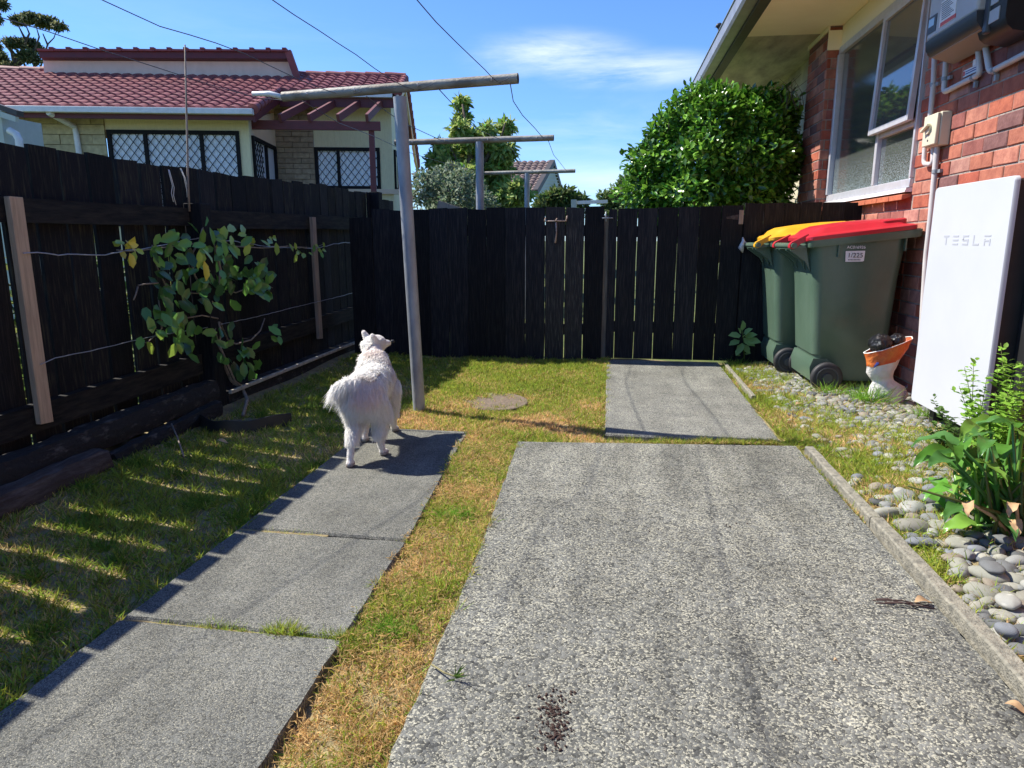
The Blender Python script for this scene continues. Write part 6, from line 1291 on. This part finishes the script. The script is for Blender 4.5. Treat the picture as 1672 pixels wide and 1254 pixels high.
# ================================================================== SMALL THINGS
# bird on the gutter
bc = G(1176, 47, 3.02); bd = thing('bird', 'small dark bird perched on the roof gutter looking left', 'bird', bc)
k_ = np.linalg.norm(bc-CAM)/1140
def bp_(dx, dz, dy=0): return Vector((bc[0]+dx*k_, bc[1]+dy, bc[2]+dz*k_))
bo = blobmesh('body', [(bp_(-3, 4), 3.4*k_, bp_(-1, 5), 3.2*k_), (bp_(-1, 3), 3.4*k_, bp_(2, -2), 5*k_), (bp_(2, -2), 5*k_, bp_(6, -7), 4.5*k_), (bp_(6, -7), 4*k_, bp_(13, -12), 1.5*k_), (bp_(-5, 3.5), 1.1*k_, bp_(-8, 2), .4*k_)], .004, 'birdm', 3); bo.parent = bd; bo.matrix_parent_inverse = Matrix.Translation(-bd.location)
mb = MB(); mb.tube([bp_(3, -6), bp_(3, -11)], .4*k_, 5); mb.build('leg', 'rubber', bd)
# twigs
tw = thing('twigs', 'dry brown twigs lying on the driveway near the kerb', 'twig', G(1480, 985)); mb = MB()
for (a, b_) in (((1425, 980), (1520, 990)), ((1430, 985), (1525, 984)), ((1445, 983), (1500, 992)), ((1470, 984), (1530, 995)), ((1430, 978), (1470, 984))):
    p, q_ = G(*a, .008), G(*b_, .008); mb.tube([p, (p+q_)/2+np.array([0, .006*rng.normal(), .006]), q_], [.0018, .0024, .0012], 5)
mb.build('twig', 'twig', tw, smooth=True)
def dryleaf(label, px, py, z_=.012, s_=.05, m='dry', az=0):
    p = G(px, py, z_); mb = MB(); rows = []
    d = np.array([math.cos(az), math.sin(az), 0]); sd = np.array([-d[1], d[0], 0])
    for i in range(7):
        t_ = i/6; w_ = s_*.28*math.sin(math.pi*(t_*.94+.03)); rows.append([p+d*s_*(t_-.5)+sd*w_*j+np.array([0, 0, .25*abs(j)*w_+.006*math.sin(t_*5)+(.2*w_ if j > 0 else 0)]) for j in (-1, -.3, .4, 1)])
    return tag(mb.loft(rows, caps=False, closed=False).build('fallen_leaf', m, smooth=True), label, 'leaf')
dryleaf('curled orange brown leaf among the dry twigs', 1508, 982, .012, .055, az=.3); dryleaf('pinkish fallen leaf on the driveway at the bottom right edge', 1661, 1156, .008, .045, az=-.6)
dryleaf('dry brown leaf on the grass edge left of the near bin', 1306, 660, .03, .07, az=.5); dryleaf('yellowish leaf lying on the shaded lawn under the vine', 362, 721, .02, .06, az=.1); dryleaf('orange dry leaf on the stones left of the broad leaved clump', 1562, 830, .03, .06, az=.2)
dryleaf('tiny yellow leaf on the middle of the driveway', 1365, 1078-0, .005, .014, az=.4)
# dark crumbs on the driveway
cr_ = [(903, 1160, 20, 45, 170), (908, 1195, 26, 30, 110), (890, 1175, 55, 80, 50), (1065, 862, 25, 10, 8), (1210, 856, 30, 6, 14), (1410, 856, 26, 8, 10), (935, 1132, 6, 6, 6), (600, 650, 0, 0, 0)]
P = []
for cx, cy, rx, ry, n in cr_:
    for k in range(n): P.append(G(cx+rng.normal()*rx*.5, cy+rng.normal()*ry*.4, .002))
P = np.array(P); n = len(P); s_ = (.0008+.0024*rng.random((n, 1))**2); an = rng.random(n)*6.28; A = np.stack([np.cos(an), np.sin(an), 0*an], 1); Bv = np.stack([-np.sin(an), np.cos(an), 0*an], 1)
o = scatter_mesh('soil_crumbs', Vt, Ft, P, A*s_*1.5, Bv*s_, np.tile([0, 0, 1.], (n, 1))*s_*.7, np.ones((n, 3)), 'dirt', smooth=True); tag(o, 'dark crumbs of soil scattered on the driveway', 'soil', kind='stuff')
# sprig crossing the driveway edge
mb = MB(); mb.cur = (.4, .36, .18); p = [G(705, 1085, .01), G(725, 1098, .015), G(745, 1105, .012), G(757, 1100, .02)]; mb.tube(p, .0022, 5); mb.build('sprig_stem', 'grass').name = 'grass_runner'
gr_ = bpy.data.objects['grass_runner']; tag(gr_, 'pale runner of grass with green tip reaching onto the driveway edge', 'grass tuft')
bl2 = blades('blade', np.tile(p[2], (9, 1))+rng.normal(size=(9, 3))*.004, np.full(9, .035), np.full(9, .004), np.tile([.10, .19, .03], (9, 1)), lean=1.3); bl2.parent = gr_
# fallen pieces of cane by the log
mb = MB(); mb.tube([G(300, 745, .02), G(290, 715, .05), G(280, 692, .09)], .004, 6); tag(mb.build('stick', 'greybatten', smooth=True), 'short pale stick leaning on the sleeper below the vine', 'stick')
